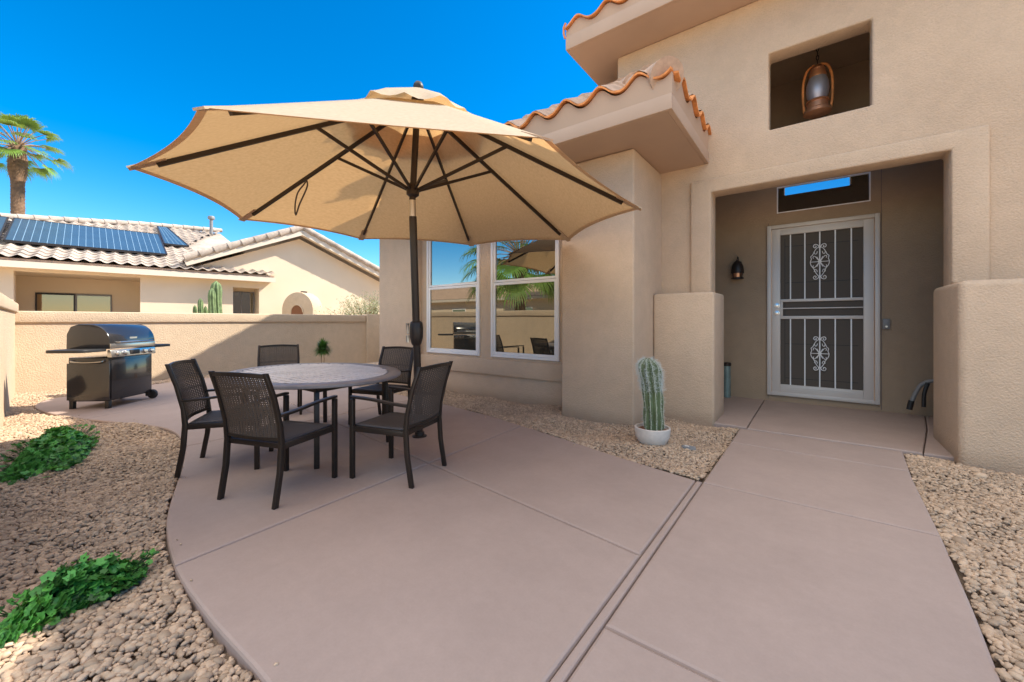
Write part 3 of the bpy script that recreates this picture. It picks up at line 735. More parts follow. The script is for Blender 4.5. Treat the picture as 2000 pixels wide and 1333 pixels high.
# ------------------------------------------------------------------ patio umbrella
tips = [(-3.812,.605,2.267),(-2.279,.601,2.192),(-1.13,1.81,2.172),(-1.183,3.41,2.164),(-2.428,4.393,2.20),(-4.059,4.371,2.318),(-5.133,3.23,2.356),(-4.992,1.695,2.302)]
APX = Vector((-3.06,2.535,3.377)); BOT = Vector((-3.27,2.73,0))
tips = [Vector(t) for t in tips]
AXD = (APX-sum(tips, Vector())/8).normalized()
um = thing('patio_umbrella', 'large tan market umbrella open over the patio table', 'umbrella', BOT[:])
HUB = APX-AXD*.905
JT = HUB-AXD*.10
def canopy(t0, t1, lift, nt_, sag=.02, scal=0):
    mb = MB(); K = 10; vs = []
    for j in range(nt_+1):
        t = t0+(t1-t0)*j/nt_
        for i in range(8):
            A, B = tips[i], tips[(i+1) % 8]
            for k in range(K):
                u = k/K; e = A.lerp(B, u); e = e.lerp(APX, .035*4*u*(1-u))
                p = APX.lerp(e, t)
                arch = 4*u*(1-u)
                p = p+AXD*(lift - sag*arch*t*(1-.2*t) - .10*t*(1-t) + .09*t*(1-t))
                if scal and j >= nt_-1: p = p-AXD*scal*abs(math.sin(PI*u*2+.6))*(.5 if j == nt_-1 else 1)
                vs.append(p)
    n = 8*K; fs = []
    for j in range(nt_):
        for i in range(n): a_ = j*n+i; b_ = j*n+(i+1) % n; fs.append((a_, b_, b_+n, a_+n))
    return mb.add(vs, fs)
cn = build('canopy', canopy(.20, 1.0, 0, 12), 'fabric', um, smooth='all', recalc=True)
hem = MB(); K = 10
ring0 = []
for i in range(8):
    A, B = tips[i], tips[(i+1) % 8]
    for k in range(K):
        u = k/K; e = A.lerp(B, u).lerp(APX, .035*4*u*(1-u)); ring0.append(e-AXD*(.02*.8*4*u*(1-u)))
vs = []
for e in ring0: vs += [e+AXD*.001, e+(APX-e).normalized()*.05-AXD*.012]
n_ = len(ring0)
hem.add(vs, [(2*i, 2*((i+1) % n_), 2*((i+1) % n_)+1, 2*i+1) for i in range(n_)])
build('hem', hem, 'fabric', cn, smooth='all')
v = build('vent_cap', canopy(.015, .35, .085, 8, .03, .045), 'fabric', um, smooth='all')
build('finial', MB().lathe([(.03,-.03),(.045,.0),(.050,.02),(.044,.04),(.030,.06),(.001,.068)], (0,0,0), 20).xf(Matrix.Translation(APX+AXD*.07) @ AXD.to_track_quat('Z','Y').to_matrix().to_4x4()), 'black', um, smooth=True)
for i, t in enumerate(tips):
    end = APX.lerp(t, .925); dr_ = AXD*-.032
    build('rib', MB().bar(APX-AXD*.06, end+dr_, .022, .034), 'dark_metal', um)
    mid = APX.lerp(t, .43)-AXD*.045
    o_ = (t-APX); o_ = (o_-AXD*o_.dot(AXD)).normalized()
    build('strut', MB().bar(HUB+o_*.05, mid, .018, .028), 'dark_metal', um)
    build('pocket', MB().bar(APX.lerp(t, .90)-AXD*.014, t-AXD*.006, .07, .012), 'fabric', cn)
build('hub', MB().lathe([(.035,-.07),(.06,-.05),(.062,.0),(.045,.03),(.04,.06)], (0,0,0), 20).xf(Matrix.Translation(HUB) @ AXD.to_track_quat('Z','Y').to_matrix().to_4x4()), 'dark_metal', um, smooth=True)
build('top_hub', MB().lathe([(.035,-.04),(.06,-.02),(.06,.03)], (0,0,0), 20).xf(Matrix.Translation(APX-AXD*.06) @ AXD.to_track_quat('Z','Y').to_matrix().to_4x4()), 'dark_metal', um, smooth=True)
build('upper_pole', MB().tube([JT, APX+AXD*.06], .031, 16), 'dark_metal', um, smooth=True)
jd = (JT-BOT).normalized()
build('tilt_joint', MB().tube([JT-jd*.16, JT], .033, 16), 'steel', um, smooth=True)
build('lower_pole', MB().tube([BOT, JT-jd*.155], .037, 16), 'dark_metal', um, smooth=True)
ck = BOT+jd*1.08
cb = MB(); cb.lathe([(.04,-.12),(.05,-.10),(.066,-.04),(.068,.06),(.06,.11),(.04,.125)], (0,0,0), 20).xf(Matrix.Translation(ck))
chs = build('crank_housing', cb, 'dark_metal', um, smooth=True)
L_ = Vector((-.7976,-.603,0))
build('crank_handle', MB().tube([ck+L_*.05, ck+L_*.085, ck+L_*.09+Vector((0,0,.08)), ck+L_*.09+Vector((0,0,.10))], [.012,.012,.014,.02], 8).tube([ck+L_*.088+Vector((0,0,-.02)), ck+L_*.088+Vector((0,0,-.09))], .017, 8), 'steel', chs, smooth=True)
build('floor_sleeve', MB().lathe([(.075,0.0),(.075,.008),(.05,.014),(.048,.05)], (BOT.x,BOT.y,0), 24), 'dark_metal', um, smooth=True)
# fastening strap hanging from a rib
q0 = APX.lerp(tips[7], .60)-AXD*.06
sp = [q0, q0+Vector((-.01,-.02,-.05)), q0+Vector((-.08,-.05,-.13)), q0+Vector((-.12,-.06,-.25)), q0+Vector((-.13,-.05,-.36)), q0+Vector((-.09,-.03,-.25)), q0+Vector((-.01,-.01,-.13)), q0+Vector((.02,0,-.06)), q0]
build('strap', MB().tube(smooth3(sp), .008, 6), 'weave', um, smooth=True)

# ------------------------------------------------------------------ table
tx, ty, TA, TBb, th, TZ = -4.0, 2.0, .98, .77, -.08, .69
tb = thing('patio_table', 'oval slatted grey patio table on dark metal legs under the umbrella', 'table', (tx, ty, 0))
M['wood'] = mat('weathered_slat', (.74, .69, .65), .32, (60, .3, .003), [(4, .15), (50, .15)])
M['table_rim'] = mat('table_rim', (.26, .235, .235), .38, (60, .2, .003), [(9, .15)])
def ell(a, b, t): return (tx+a*math.cos(t)*math.cos(th)-b*math.sin(t)*math.sin(th), ty+a*math.cos(t)*math.sin(th)+b*math.sin(t)*math.cos(th))
rim = MB(); vs = []; n = 72
for t in np.linspace(0, 2*PI, n, endpoint=False):
    for (da, z) in ((-.13,TZ-.03),(-.13,TZ),(-.012,TZ),(0,TZ-.008),(0,TZ-.026),(-.012,TZ-.034)):
        x, y = ell(TA+da, TBb+da, t); vs.append((x,y,z))
rim.add(vs, [(i*6+k, ((i+1) % n)*6+k, ((i+1) % n)*6+(k+1) % 6, i*6+(k+1) % 6) for i in range(n) for k in range(6)])
build('rim', rim, 'table_rim', tb, smooth=True)
sl_ = MB(); dirv = Vector((math.cos(R(2)), math.sin(R(2)), 0)); prp = Vector((-dirv.y, dirv.x, 0))
ai, bi = TA-.125, TBb-.125
for k in range(-12, 13):
    o_ = k*.074; ins = []
    for s_ in np.linspace(-1.1, 1.1, 441):
        p = dirv*s_+prp*o_; lx = p.x*math.cos(th)+p.y*math.sin(th); ly = -p.x*math.sin(th)+p.y*math.cos(th)
        if (lx/ai)**2+(ly/bi)**2 < 1: ins.append(s_)
    if len(ins) > 4:
        c_ = Vector((tx, ty, TZ-.009)); sl_.bar(c_+dirv*(ins[0]-.008)+prp*o_, c_+dirv*(ins[-1]+.008)+prp*o_, .052, .018)
sl_.bar(Vector((tx,ty,TZ-.03))-prp*.7, Vector((tx,ty,TZ-.03))+prp*.7, .05, .02)
build('slats', sl_, 'wood', tb)
lp = [(-3.22,1.63),(-3.36,2.42),(-4.74,1.62),(-4.62,2.44)]
for x, y in lp:
    build('leg', MB().bar((x,y,0),(x+(tx-x)*.05,y+(ty-y)*.05,TZ-.035),.042,.042), 'dark_metal', tb, bevel=.006)
ap = MB()
for (p, q) in ((0,1),(1,3),(3,2),(2,0)):
    ap.bar((lp[p][0],lp[p][1],TZ-.055),(lp[q][0],lp[q][1],TZ-.055),.02,.035)
build('apron', ap, 'dark_metal', tb)

# ------------------------------------------------------------------ chairs
def make_chair(label):
    t = thing('patio_chair', label, 'chair', (0,0,0), 0, 'dark patio chairs around the table', base=False)
    hw, fy, ry, sz = .235, .27, -.21, .405          # faces +y
    m = 'chair_metal'
    for s in (-1, 1):
        build('leg', MB().bar((s*hw,fy,0),(s*hw,fy,.605),.030,.036,(0,1,0)), m, t, bevel=.005, local=True)
        # rear leg sweeps into the back post
        pts = [(s*hw,ry-.05,0),(s*hw,ry-.012,.22),(s*hw,ry,.40),(s*hw,ry-.012,.52),(s*hw,ry-.055,.70),(s*(hw-.006),ry-.115,.87)]
        mb = MB(); vs = []
        for (x,y,z) in pts:
            w_ = .034 if z < .5 else .028
            vs += [(x-.014,y-w_/2,z),(x+.014,y-w_/2,z),(x+.014,y+w_/2,z),(x-.014,y+w_/2,z)]
        fs = [(0,1,2,3),(23,22,21,20)]
        for i in range(5):
            for k in range(4): fs.append((i*4+k, i*4+(k+1) % 4, (i+1)*4+(k+1) % 4, (i+1)*4+k))
        build('leg', mb.add(vs, fs), m, t, bevel=.004, local=True)
        ar = MB(); ap_ = smooth3([(s*hw,ry-.02,.585),(s*hw,ry+.12,.592),(s*hw,.10,.612),(s*hw,fy+.012,.620)])
        for i in range(len(ap_)-1): pass
        vs = []
        for p in ap_: vs += [(p.x-.02,p.y,p.z-.009),(p.x+.02,p.y,p.z-.009),(p.x+.02,p.y,p.z+.009),(p.x-.02,p.y,p.z+.009)]
        n = len(ap_); fs = [(0,1,2,3),(4*n-1,4*n-2,4*n-3,4*n-4)]
        for i in range(n-1):
            for k in range(4): fs.append((i*4+k, i*4+(k+1) % 4, (i+1)*4+(k+1) % 4, (i+1)*4+k))
        build('armrest', ar.add(vs, fs), m, t, bevel=.004, local=True)
    f = MB(); f.box(-hw,hw,fy-.03,fy,sz-.042,sz-.006).box(-hw,hw,ry,ry+.03,sz-.042,sz-.006).box(-hw-.012,-hw+.02,ry+.01,fy-.005,sz-.045,sz-.004).box(hw-.02,hw+.012,ry+.01,fy-.005,sz-.045,sz-.004)
    build('seat_frame', f, m, t, bevel=.004, local=True)
    st_ = MB(); vs = []; N = 8
    for j in range(N+1):
        for i in range(N+1):
            u = i/N; w_ = j/N; vs.append((-hw+.016+(2*hw-.032)*u, ry+.02+(fy-ry-.03)*w_, sz+.004-.016*math.sin(PI*u)*math.sin(PI*w_)))
    fs = [(j*(N+1)+i, j*(N+1)+i+1, (j+1)*(N+1)+i+1, (j+1)*(N+1)+i) for j in range(N) for i in range(N)]
    o = build('seat', st_.add(vs, fs), 'seat', t, smooth='all', local=True)
    sm = o.modifiers.new('s', 'SOLIDIFY'); sm.thickness = .010; sm.offset = -1
    def bk(u, v):     # back surface, v from 0 (seat) to 1 (top)
        z = .43+v*.42; y = np.interp(z, [.40,.52,.70,.87], [ry,ry-.012,ry-.055,ry-.115])
        return Vector(((u-.5)*(2*hw-.026), y-.030*math.sin(PI*u), z+.010*math.sin(PI*u)*v))
    for v in (1.0, .0):
        bf = MB()
        ps = [bk(u, v) for u in np.linspace(0, 1, 9)]
        for p, q in zip(ps[:-1], ps[1:]): bf.bar(p, q, .02 if v else .016, .026 if v else .02)
        build('top_rail' if v else 'bottom_rail', bf, m, t, local=True)
    wv = MB(); nu, nv = 32, 32
    for i in range(nu+1):
        ps = [bk(i/nu, v)+Vector((0,.0012 if i % 2 else -.0012,0)) for v in np.linspace(0, 1, 5)]
        for p, q in zip(ps[:-1], ps[1:]): wv.bar(p, q, .0085, .0022, (0,1,0))
    for j in range(nv+1):
        ps = [bk(u, j/nv) for u in np.linspace(0, 1, 9)]
        for p, q in zip(ps[:-1], ps[1:]): wv.bar(p, q, .0022, .0082 if j != 16 else .013, (0,0,1))
    build('backrest', wv, 'weave', t, local=True, recalc=False)
    return t
def copy_tree(o, parent=None):
    c = o.copy(); C.objects.link(c)
    if parent is not None: c.parent = parent
    for ch in list(o.children): copy_tree(ch, c)
    return c
# (x, y of the seat centre, facing angle, label)
chairs = [(-3.055, 1.285, 110, 'woven back patio chair nearest the camera, its back turned, front left of the table'),
          (-3.94, 1.24, 56, 'patio chair at the far left side of the table beside the gravel'),
          (-5.58, 2.33, -22, 'patio chair facing the camera behind the table, backed by the garden wall'),
          (-4.13, 2.88, -73, 'patio chair behind the right end of the table beside the umbrella pole'),
          (-2.62, 2.00, 197, 'patio chair seen side on at the right end, in front of the umbrella pole')]
proto = make_chair(chairs[0][3])
objs = [proto]+[copy_tree(proto) for _ in chairs[1:]]
for o, (x, y, a_, lb) in zip(objs, chairs):
    o.location = (x, y, 0); o.rotation_euler = (0, 0, R(a_-90)); o['label'] = lb

# ------------------------------------------------------------------ grill
gr = thing('gas_grill', 'black gas grill with closed lid and side shelves by the garden wall', 'grill', (-8.1, 1.1, 0), R(-49+0), base=False)
# local frame: +x = front normal (towards the camera right), +y = along the front to the right
gr.rotation_euler = (0, 0, math.atan2(.66, .75)); gr.location = (-8.10, 1.13, 0)
gb = MB(); gb.box(-.26,.25,-.36,.36,.10,.70); build('cabinet', gb, 'black_gloss', gr, bevel=.012, local=True)
build('front_panel', MB().box(.25,.262,-.33,.30,.12,.66), 'black_gloss', gr, bevel=.004, local=True)
gs = MB().box(-.27,.27,-.372,-.36,.12,.62); build('side_panel', gs, 'bronze_side' if 'bronze_side' in M else 'black_gloss', gr, bevel=.004, local=True)
build('side_handle', MB().tube(smooth3([(-.20,-.365,.66),(-.18,-.40,.645),(0,-.41,.635),(.18,-.40,.645),(.20,-.365,.66)]), .010, 8), 'steel', gr, smooth=True, local=True)
build('control_panel', MB().prism([(.24,.70),(.30,.70),(.285,.80),(.24,.80)], -.37, .37, 'xz'), 'steel', gr, bevel=.006, local=True)
for k, yk in enumerate((-.28,-.16,.16,.28)):
    build('control_knob', MB().lathe([(.034,.288),(.032,.31),(.026,.328),(.001,.33)], (0,yk,.75), 18, 'x'), 'chrome', gr, smooth=True, local=True)
build('display_panel', MB().box(.286,.300,-.08,.08,.72,.785), 'black', gr, bevel=.004, local=True)
# lid: barrel profile swept along y
prof = [(.275,.815),(.280,.90)]+[(.02+.26*math.cos(a_), .90+.255*math.sin(a_)) for a_ in np.linspace(.12, 1.45, 10)]+[(-.12,1.155),(-.22,1.12),(-.27,1.02),(-.275,.815)]
lid = MB(); lid.prism(prof, -.375, .375, 'xz'); ld = build('lid', lid, 'black_gloss', gr, bevel=.012, smooth=True, local=True)
build('lid_handle', MB().tube([(.27,-.28,.90),(.325,-.28,.905),(.325,.28,.905),(.27,.28,.90)], .012, 8), 'steel', ld, smooth=True, local=True)
build('lid_trim', MB().box(.277,.286,-.372,.372,.815,.885), 'steel', ld, bevel=.002, local=True)
build('badge', MB().box(.270,.2755,-.06,.06,.945,.97).xf(Matrix.Translation((.0,0,0))), 'steel', ld, local=True)
def shelf(y0, y1, s):
    mb = MB(); r_ = .10; pts = [(-.24,y0),(.24,y0)] if s < 0 else [(.24,y0),(-.24,y0)]
    e = y1; sgn = -1 if s < 0 else 1
    arc1 = [(.24-r_+r_*math.cos(a_), e-sgn*r_+sgn*r_*math.sin(a_)) for a_ in np.linspace(0, PI/2, 6)]
    arc2 = [(-.24+r_-r_*math.sin(a_), e-sgn*r_+sgn*r_*math.cos(a_)) for a_ in np.linspace(0, PI/2, 6)]
    return mb.prism([(-.24,y0),(.24,y0)]+arc1+arc2, .785, .822, 'xy')
for s, (y0, y1) in ((-1, (-.378,-.72)), (1, (.378,.80))):
    build('side_shelf', shelf(y0, y1, s), 'black', gr, bevel=.006, local=True)
for x, y in ((.22,-.33),(-.23,-.33),(.22,.33),(-.23,.33)):
    build('leg', MB().bar((x,y,0 if y < 0 else .05),(x,y,.12),.05,.05), 'black', gr, bevel=.004, local=True)
for x in (.24,-.22):
    build('wheel', MB().lathe([(.02,.355),(.062,.36),(.07,.37),(.07,.395),(.062,.405),(.02,.41)], (x,0,.07), 22, 'y'), 'black', gr, smooth=True, local=True)

# ------------------------------------------------------------------ potted cactus
px_, py_ = -1.26, 3.94
pc = thing('potted_cactus', 'furry columnar cactus in a whitewashed round bowl against the pier', 'cactus', (px_, py_, 0))
pot = build('pot', MB().lathe([(.085,.0),(.10,.004),(.135,.04),(.158,.09),(.166,.14),(.168,.175),(.158,.18),(.150,.175),(.147,.15),(.001,.145)], (px_,py_,-.012), 40), 'pot', pc, smooth=True)
build('soil', MB().lathe([(.147,.135),(.12,.146),(.06,.155),(.001,.158)], (px_,py_,0), 30), 'soil', pc, smooth=True)
def cactus_pt(a_, h):
    base = .080+.014*math.sin(h*3.0+.8)+.022*(h > .45)*math.sin((h-.45)*6)
    cap = math.sqrt(max(0, 1-(max(0, h-.60)/.13)**2)); r_ = base*cap
    ribs = 11; w_ = abs(math.sin(ribs*a_/2+.4+.35*math.sin(h*7)*.4)); r_ *= .84+.18*w_**.7; r_ *= 1+.05*math.sin(h*23+3*a_)
    cx = px_+.012-.07*h+.015*math.sin(h*5); cy_ = py_
    return Vector((cx+r_*math.cos(a_)*.98, cy_+r_*math.sin(a_), .13+h*.965))
mb = MB(); vs = []; nA, nH = 132, 60
for j in range(nH+1):
    h = .729*(1-(1-j/nH)**1.6) if j else 0
    for i in range(nA): vs.append(cactus_pt(2*PI*i/nA, h))
fs = [(j*nA+i, j*nA+(i+1) % nA, (j+1)*nA+(i+1) % nA, (j+1)*nA+i) for j in range(nH) for i in range(nA)]; fs.append(tuple(range(nH*nA, nH*nA+nA)))
st_ = build('stem', mb.add(vs, fs), 'cactus', pc, smooth='all')
rb = MB(); hr = MB(); rr_ = random.Random(4)
for k in range(11):
    pts = []
    for h in np.linspace(.02, .722, 40):
        tgt = (2*PI*(k+.5)/11)-2*(.4+.35*math.sin(h*7)*.4)/11
        p = cactus_pt(tgt, h); pts.append(p)
    rb.tube(pts, [.0022+.0008*math.sin(i*1.7) for i in range(len(pts))], 5)
    for i, p in enumerate(pts):
        h = (p.z-.13)/.965; cx = Vector((px_+.012-.07*h+.015*math.sin(h*5), py_, p.z)); o_ = (p-cx).normalized() if (p-cx).length > 1e-3 else Vector((0,0,1))
        for q in range(11 if h > .40 else 3):
            p0 = p+Vector((rr_.gauss(0,.006), rr_.gauss(0,.006), rr_.uniform(-.01,.01))); L0 = rr_.uniform(.018,.042)*(1.1 if h > .4 else .55)
            t_ = Vector((rr_.gauss(0,.5), rr_.gauss(0,.5), rr_.gauss(.1,.6)))
            p1 = p0+(o_+t_*.8).normalized()*L0*.5; p2 = p1+(o_*.2+t_+Vector((0,0,-.5))).normalized()*L0*.6
            hr.tube([p0, p1, p2], [.0008,.0007,.0004], 3, cap=False)
build('rib_spines', rb, 'spines', st_, smooth=True)
build('white_hair', hr, 'hair', st_, recalc=False)

# ------------------------------------------------------------------ leafy ground plants
def lobed_leaf(mb, vals, c, rad, nrmv, rot, rnd_):
    nv = nrmv.normalized(); x = nv.cross(Vector((0,0,1)))
    if x.length < .1: x = Vector((1,0,0))
    x.normalize(); y = nv.cross(x); n = 15; vs = [c-nv*rad*.16]
    for i in range(n):
        a_ = 2*PI*i/n; lob = 1+.17*math.cos(5*a_)+.06*math.cos(15*a_+1)
        if abs(a_-PI) < .25: lob *= .45
        r_ = rad*lob; p = c+(x*math.cos(a_+rot)+y*math.sin(a_+rot))*r_+nv*(rad*.10*math.cos(5*a_)-.10*rad*(i % 2))
        vs.append(p)
    fs = [(0, i+1, (i+1) % n+1) for i in range(n)]
    mb.add(vs, fs); vals += [rnd_]*len(fs)
def ground_plant(label, c, ax, bx, ang, hgt, nleaf, lr, group):
    t = thing('leafy_plant', label, 'plant', (c[0], c[1], -.03), 0, group)
    mb = MB(); vals = []; r_ = random.Random(int(c[0]*100)); stm = MB()
    ca, sa = math.cos(ang), math.sin(ang)
    for k in range(nleaf):
        u = r_.random()**.5; a_ = r_.uniform(0, 2*PI)
        wob = 1+.18*math.sin(3*a_+c[0])+.12*math.sin(5*a_+1.3)
        lx, ly = u*math.cos(a_)*ax*wob, u*math.sin(a_)*bx*wob
        z = hgt*(1-u**2.2)*(.8+.35*math.sin(lx*13/ax)*math.cos(ly*9/bx))*r_.uniform(.55,1.05)+.025
        p = Vector((c[0]+lx*ca-ly*sa, c[1]+lx*sa+ly*ca, z-.02))
        nv = Vector(((lx*ca-ly*sa)/ax*.9+r_.gauss(0,.5), (lx*sa+ly*ca)/bx*.8+r_.gauss(0,.5)-.25, 1))
        lobed_leaf(mb, vals, p, lr*r_.uniform(.6,1.25), nv, r_.uniform(0, 2*PI), r_.random())
        if k % 3 == 0: stm.tube([(c[0]+(lx*ca-ly*sa)*.7, c[1]+(lx*sa+ly*ca)*.7, -.04), p], .003, 4, cap=False)
    for k in range(nleaf//12):
        a_ = r_.uniform(0, 2*PI); u = r_.uniform(1.0, 1.3); lx, ly = u*math.cos(a_)*ax, u*math.sin(a_)*bx
        p = Vector((c[0]+lx*ca-ly*sa, c[1]+lx*sa+ly*ca, r_.uniform(.02,.07)))
        lobed_leaf(mb, vals, p, lr*r_.uniform(.5,.95), Vector((r_.gauss(0,.5), r_.gauss(0,.5), 1)), r_.uniform(0, 6.28), r_.random())
        stm.tube([(c[0]+(lx*ca-ly*sa)*.75, c[1]+(lx*sa+ly*ca)*.75, .0), p], .0022, 4, cap=False)
    mb.r = vals
    build('leaves', mb, 'leaf', t, recalc=False, smooth='all'); build('stems', stm, 'fern', t)
ground_plant('bright green lobed leaf plant sprawling on the gravel near the bottom left', (-2.54,.24), .24, .125, R(113), .15, 1000, .0180, 'low leafy plants on the gravel')
ground_plant('bright green leafy plant in the gravel at the left, below the grill', (-5.55,.39), .80, .22, R(170), .18, 1500, .026, 'low leafy plants on the gravel')

# small pot plant by the back wall
pp = thing('potted_plant', 'small feathery green plant in a low pot before the garden wall', 'plant', (-8.30, 4.33, 0))
QX, QY = -8.30, 4.33
build('pot', MB().lathe([(.09,.0),(.12,.2),(.13,.22),(.12,.23),(.11,.20),(.001,.19)], (QX,QY,0), 24), 'tile_rim', pp, smooth=True)
mb = MB(); vals = []; r_ = random.Random(9)
for k in range(900):
    a_ = r_.uniform(0, 2*PI); e = r_.uniform(-.7, 1.5); L0 = r_.uniform(.14,.27)
    d_ = Vector((math.cos(a_)*math.cos(e), math.sin(a_)*math.cos(e), math.sin(e))); p0 = Vector((QX,QY,.60)); p1 = p0+d_*L0*.6; p2 = p1+(d_+Vector((0,0,-.5))).normalized()*L0*.4
    s_ = d_.cross(Vector((0,0,1))).normalized()*.006
    mb.add([p0-s_,p0+s_,p1+s_,p1-s_,p2], [(0,1,2,3),(3,2,4)]); vals += [r_.random()]*2
mb.r = vals; build('foliage', mb, 'fern', pp, recalc=False)
build('stem', MB().tube([(QX-.03,QY,.19),(QX-.06,QY,.40),(QX,QY,.62)], .008, 6).tube([(QX+.03,QY,.19),(QX+.06,QY,.40),(QX,QY,.62)], .008, 6), 'bark', pp)

# ------------------------------------------------------------------ neighbouring house beyond the garden wall
NBM = Matrix.Translation((-16.9,.25,0)) @ Matrix.Rotation(-.1587, 4, 'Z')
nb = thing('neighbor_house', 'cream stucco neighbouring house with pale tile roofs and a gable', 'house', (-16.9,.25,0), base=False)
nb.rotation_euler = (0,0,-.1587)
def nbuild(n, mb, m, parent=nb, **k): return build(n, mb, m, parent, local=True, **k)
WX = -.42
# lower wing wall with patio opening and window recess
def wall_yz(ys, zs, holes, x0, x1):
    mb = gridwall(ys, zs, holes, 0, 1)     # built in xz then turned: (s, t, z) -> x = x1-(x1-x0)*t, y = s
    mb.v = [(x1-(x1-x0)*v[1], v[0], v[2]) for v in mb.v]; return mb
PO = (.17, 2.68, ZB, 2.56); WO = (5.10, 5.90, .6, 2.40)
nbuild('wall', wall_yz([-6,.17,2.68,5.10,5.90,6.2], [ZB,.6,2.40,2.56,2.72], [PO, WO], WX-.25, WX), 'nb_stucco', dissolve=True)
nbuild('patio_recess', MB().box(-3.0,-2.9,-1.2,3.0,ZB,2.72).box(-2.9,WX-.25,-1.3,-1.2,ZB,2.72).box(-2.9,WX-.25,2.9,3.0,ZB,2.72).box(-2.9,WX-.25,-1.2,2.9,2.60,2.72), 'nb_stucco')
nbuild('recess_wall', MB().box(-1.3,-1.2,5.0,6.0,ZB,2.7).box(-1.2,WX-.25,5.92,6.0,ZB,2.7).box(-1.2,WX-.25,5.0,5.08,ZB,2.7).box(-1.2,WX-.25,5.08,5.92,2.42,2.7), 'nb_stucco')
sd = MB(); mb = MB()
for (a_, b_) in ((.28,1.14),(1.14,2.0)):
    f_ = MB(); f_.box(-2.90,-2.86,a_,a_+.04,.05,2.10).box(-2.90,-2.86,b_-.04,b_,.05,2.10).box(-2.90,-2.86,a_+.04,b_-.04,2.04,2.10).box(-2.90,-2.86,a_+.04,b_-.04,.05,.11)
    d_ = nbuild('sliding_door', f_, 'dark_metal' if a_ < 1 else 'grey'); build('pane', MB().box(-2.885,-2.875,a_+.04,b_-.04,.11,2.04), 'nb_glass', d_, local=True)
f_ = MB().box(-1.20,-1.17,5.10,5.13,.7,2.3).box(-1.20,-1.17,5.47,5.50,.7,2.3).box(-1.20,-1.17,5.13,5.47,2.27,2.3).box(-1.20,-1.17,5.87,5.9,.7,2.3).box(-1.20,-1.17,5.5,5.87,2.27,2.3)
d_ = nbuild('window', f_, 'grey'); build('pane', MB().box(-1.195,-1.185,5.13,5.87,.7,2.27), 'glass', d_, local=True)
# lower eave
nbuild('fascia', MB().box(-.04,0,-6,6.35,2.62,2.79), 'nb_trim')
nbuild('soffit', MB().box(WX,-.04,-6,6.3,2.66,2.70), 'nb_trim')
NS = .34; nc_ = 1/math.sqrt(1+NS*NS); VN = Vector((-nc_,0,NS*nc_))
poly = [(-6,-.05),(6.3,-.05),(6.25,1.0),(4.55,2.2),(4.05,3.9),(5.0,7.0),(5.8,8.75),(2.72,7.75),(-.8,5.65),(-6,5.5)]
nbuild('tile_roof', tile_sheet(poly, (0,0,2.90), (0,1,0), VN, .30, .38, .040, 0, du=6, step=.03), 'nb_tile', smooth=True)
nbuild('roof_deck', MB().add([(0,-6,2.80),(0,6.3,2.80),(-8.4,5.8,5.66),(-7.3,2.7,5.28),(-5.4,-.8,4.64),(-5.3,-6,4.6),(-14,-6,2.7),(-14,6,2.7)], [(0,1,2,3,4,5),(5,4,3,2,7,6)]), 'nb_tile')
cap = MB()
rp = [(-5.3,-6,4.72),(-5.4,-.8,4.80),(-7.4,2.72,5.48),(-8.5,5.85,5.85)]
for p, q in zip(rp[:-1], rp[1:]):
    p, q = Vector(p), Vector(q); n = int((q-p).length/.38)
    for k in range(n): cap.tube([p.lerp(q, k/n), p.lerp(q, (k+1.05)/n)], [.12,.10], 10)
nbuild('ridge_cap', cap, 'nb_tile', smooth=True)
# mortar strip under the tiles
nbuild('tile_underlay', MB().box(-.5,-.012,-6,6.3,2.79,2.86), 'tile')
# gable
GYC = 7.27
nbuild('gable_wall', MB().prism([(6.2,ZB),(13.5,ZB),(13.5,1.66),(GYC,4.42),(4.2,3.1),(4.2,2.72),(6.2,2.72)], WX-.25, WX, 'yz'), 'nb_stucco')
gsl = .44
for s, ye in ((-1, 3.75), (1, 14.0)):
    z_e = 4.62-gsl*abs(ye-GYC)
    nbuild('rake_board', MB().bar((-.02,GYC-s*.02,4.61),(-.02,ye,z_e+0),.045,.17), 'nb_trim')
    u_ = Vector((0, s, -gsl)).normalized(); L0 = abs(ye-GYC)/abs(u_.y)
    sf = MB().bar((-.25,GYC,4.585),(-.25,ye,z_e-.02),.44,.02); nbuild('soffit', sf, 'nb_trim')
    O_ = Vector((0, GYC, 4.78)); V_ = -u_
    t_ = tile_sheet([(-9,-L0),(0,-L0),(0,0),(-9,0)], O_, (1,0,0), u_*-1, .30, .38, .040, .1, du=6, step=.03)
    nbuild('tile_roof', t_, 'nb_tile', smooth=True)
    nbuild('roof_deck', MB().add([(0,GYC,4.69),(-9,GYC,4.69),(-9,ye,z_e+.09),(0,ye,z_e+.09)], [(0,1,2,3)]), 'nb_tile')
    rk = MB(); n = int(L0/.40)
    for k in range(n):
        a_ = Vector((-.03,GYC,4.80))+u_*(L0*(k+1.06)/n); b_ = Vector((-.03,GYC,4.82))+u_*(L0*k/n)
        rk.tube([a_, b_], [.135,.105], 12)
    nbuild('rake_tile', rk, 'nb_tile', smooth=True)
vp = MB().tube([(-7.3,5.3,5.4),(-7.3,5.3,6.10)], .07, 10).lathe([(.07,6.08),(.14,6.12),(.15,6.20),(.12,6.26),(.001,6.28)], (-7.3,5.3,0), 14)
nbuild('vent_pipe', vp, 'grey', smooth=True)
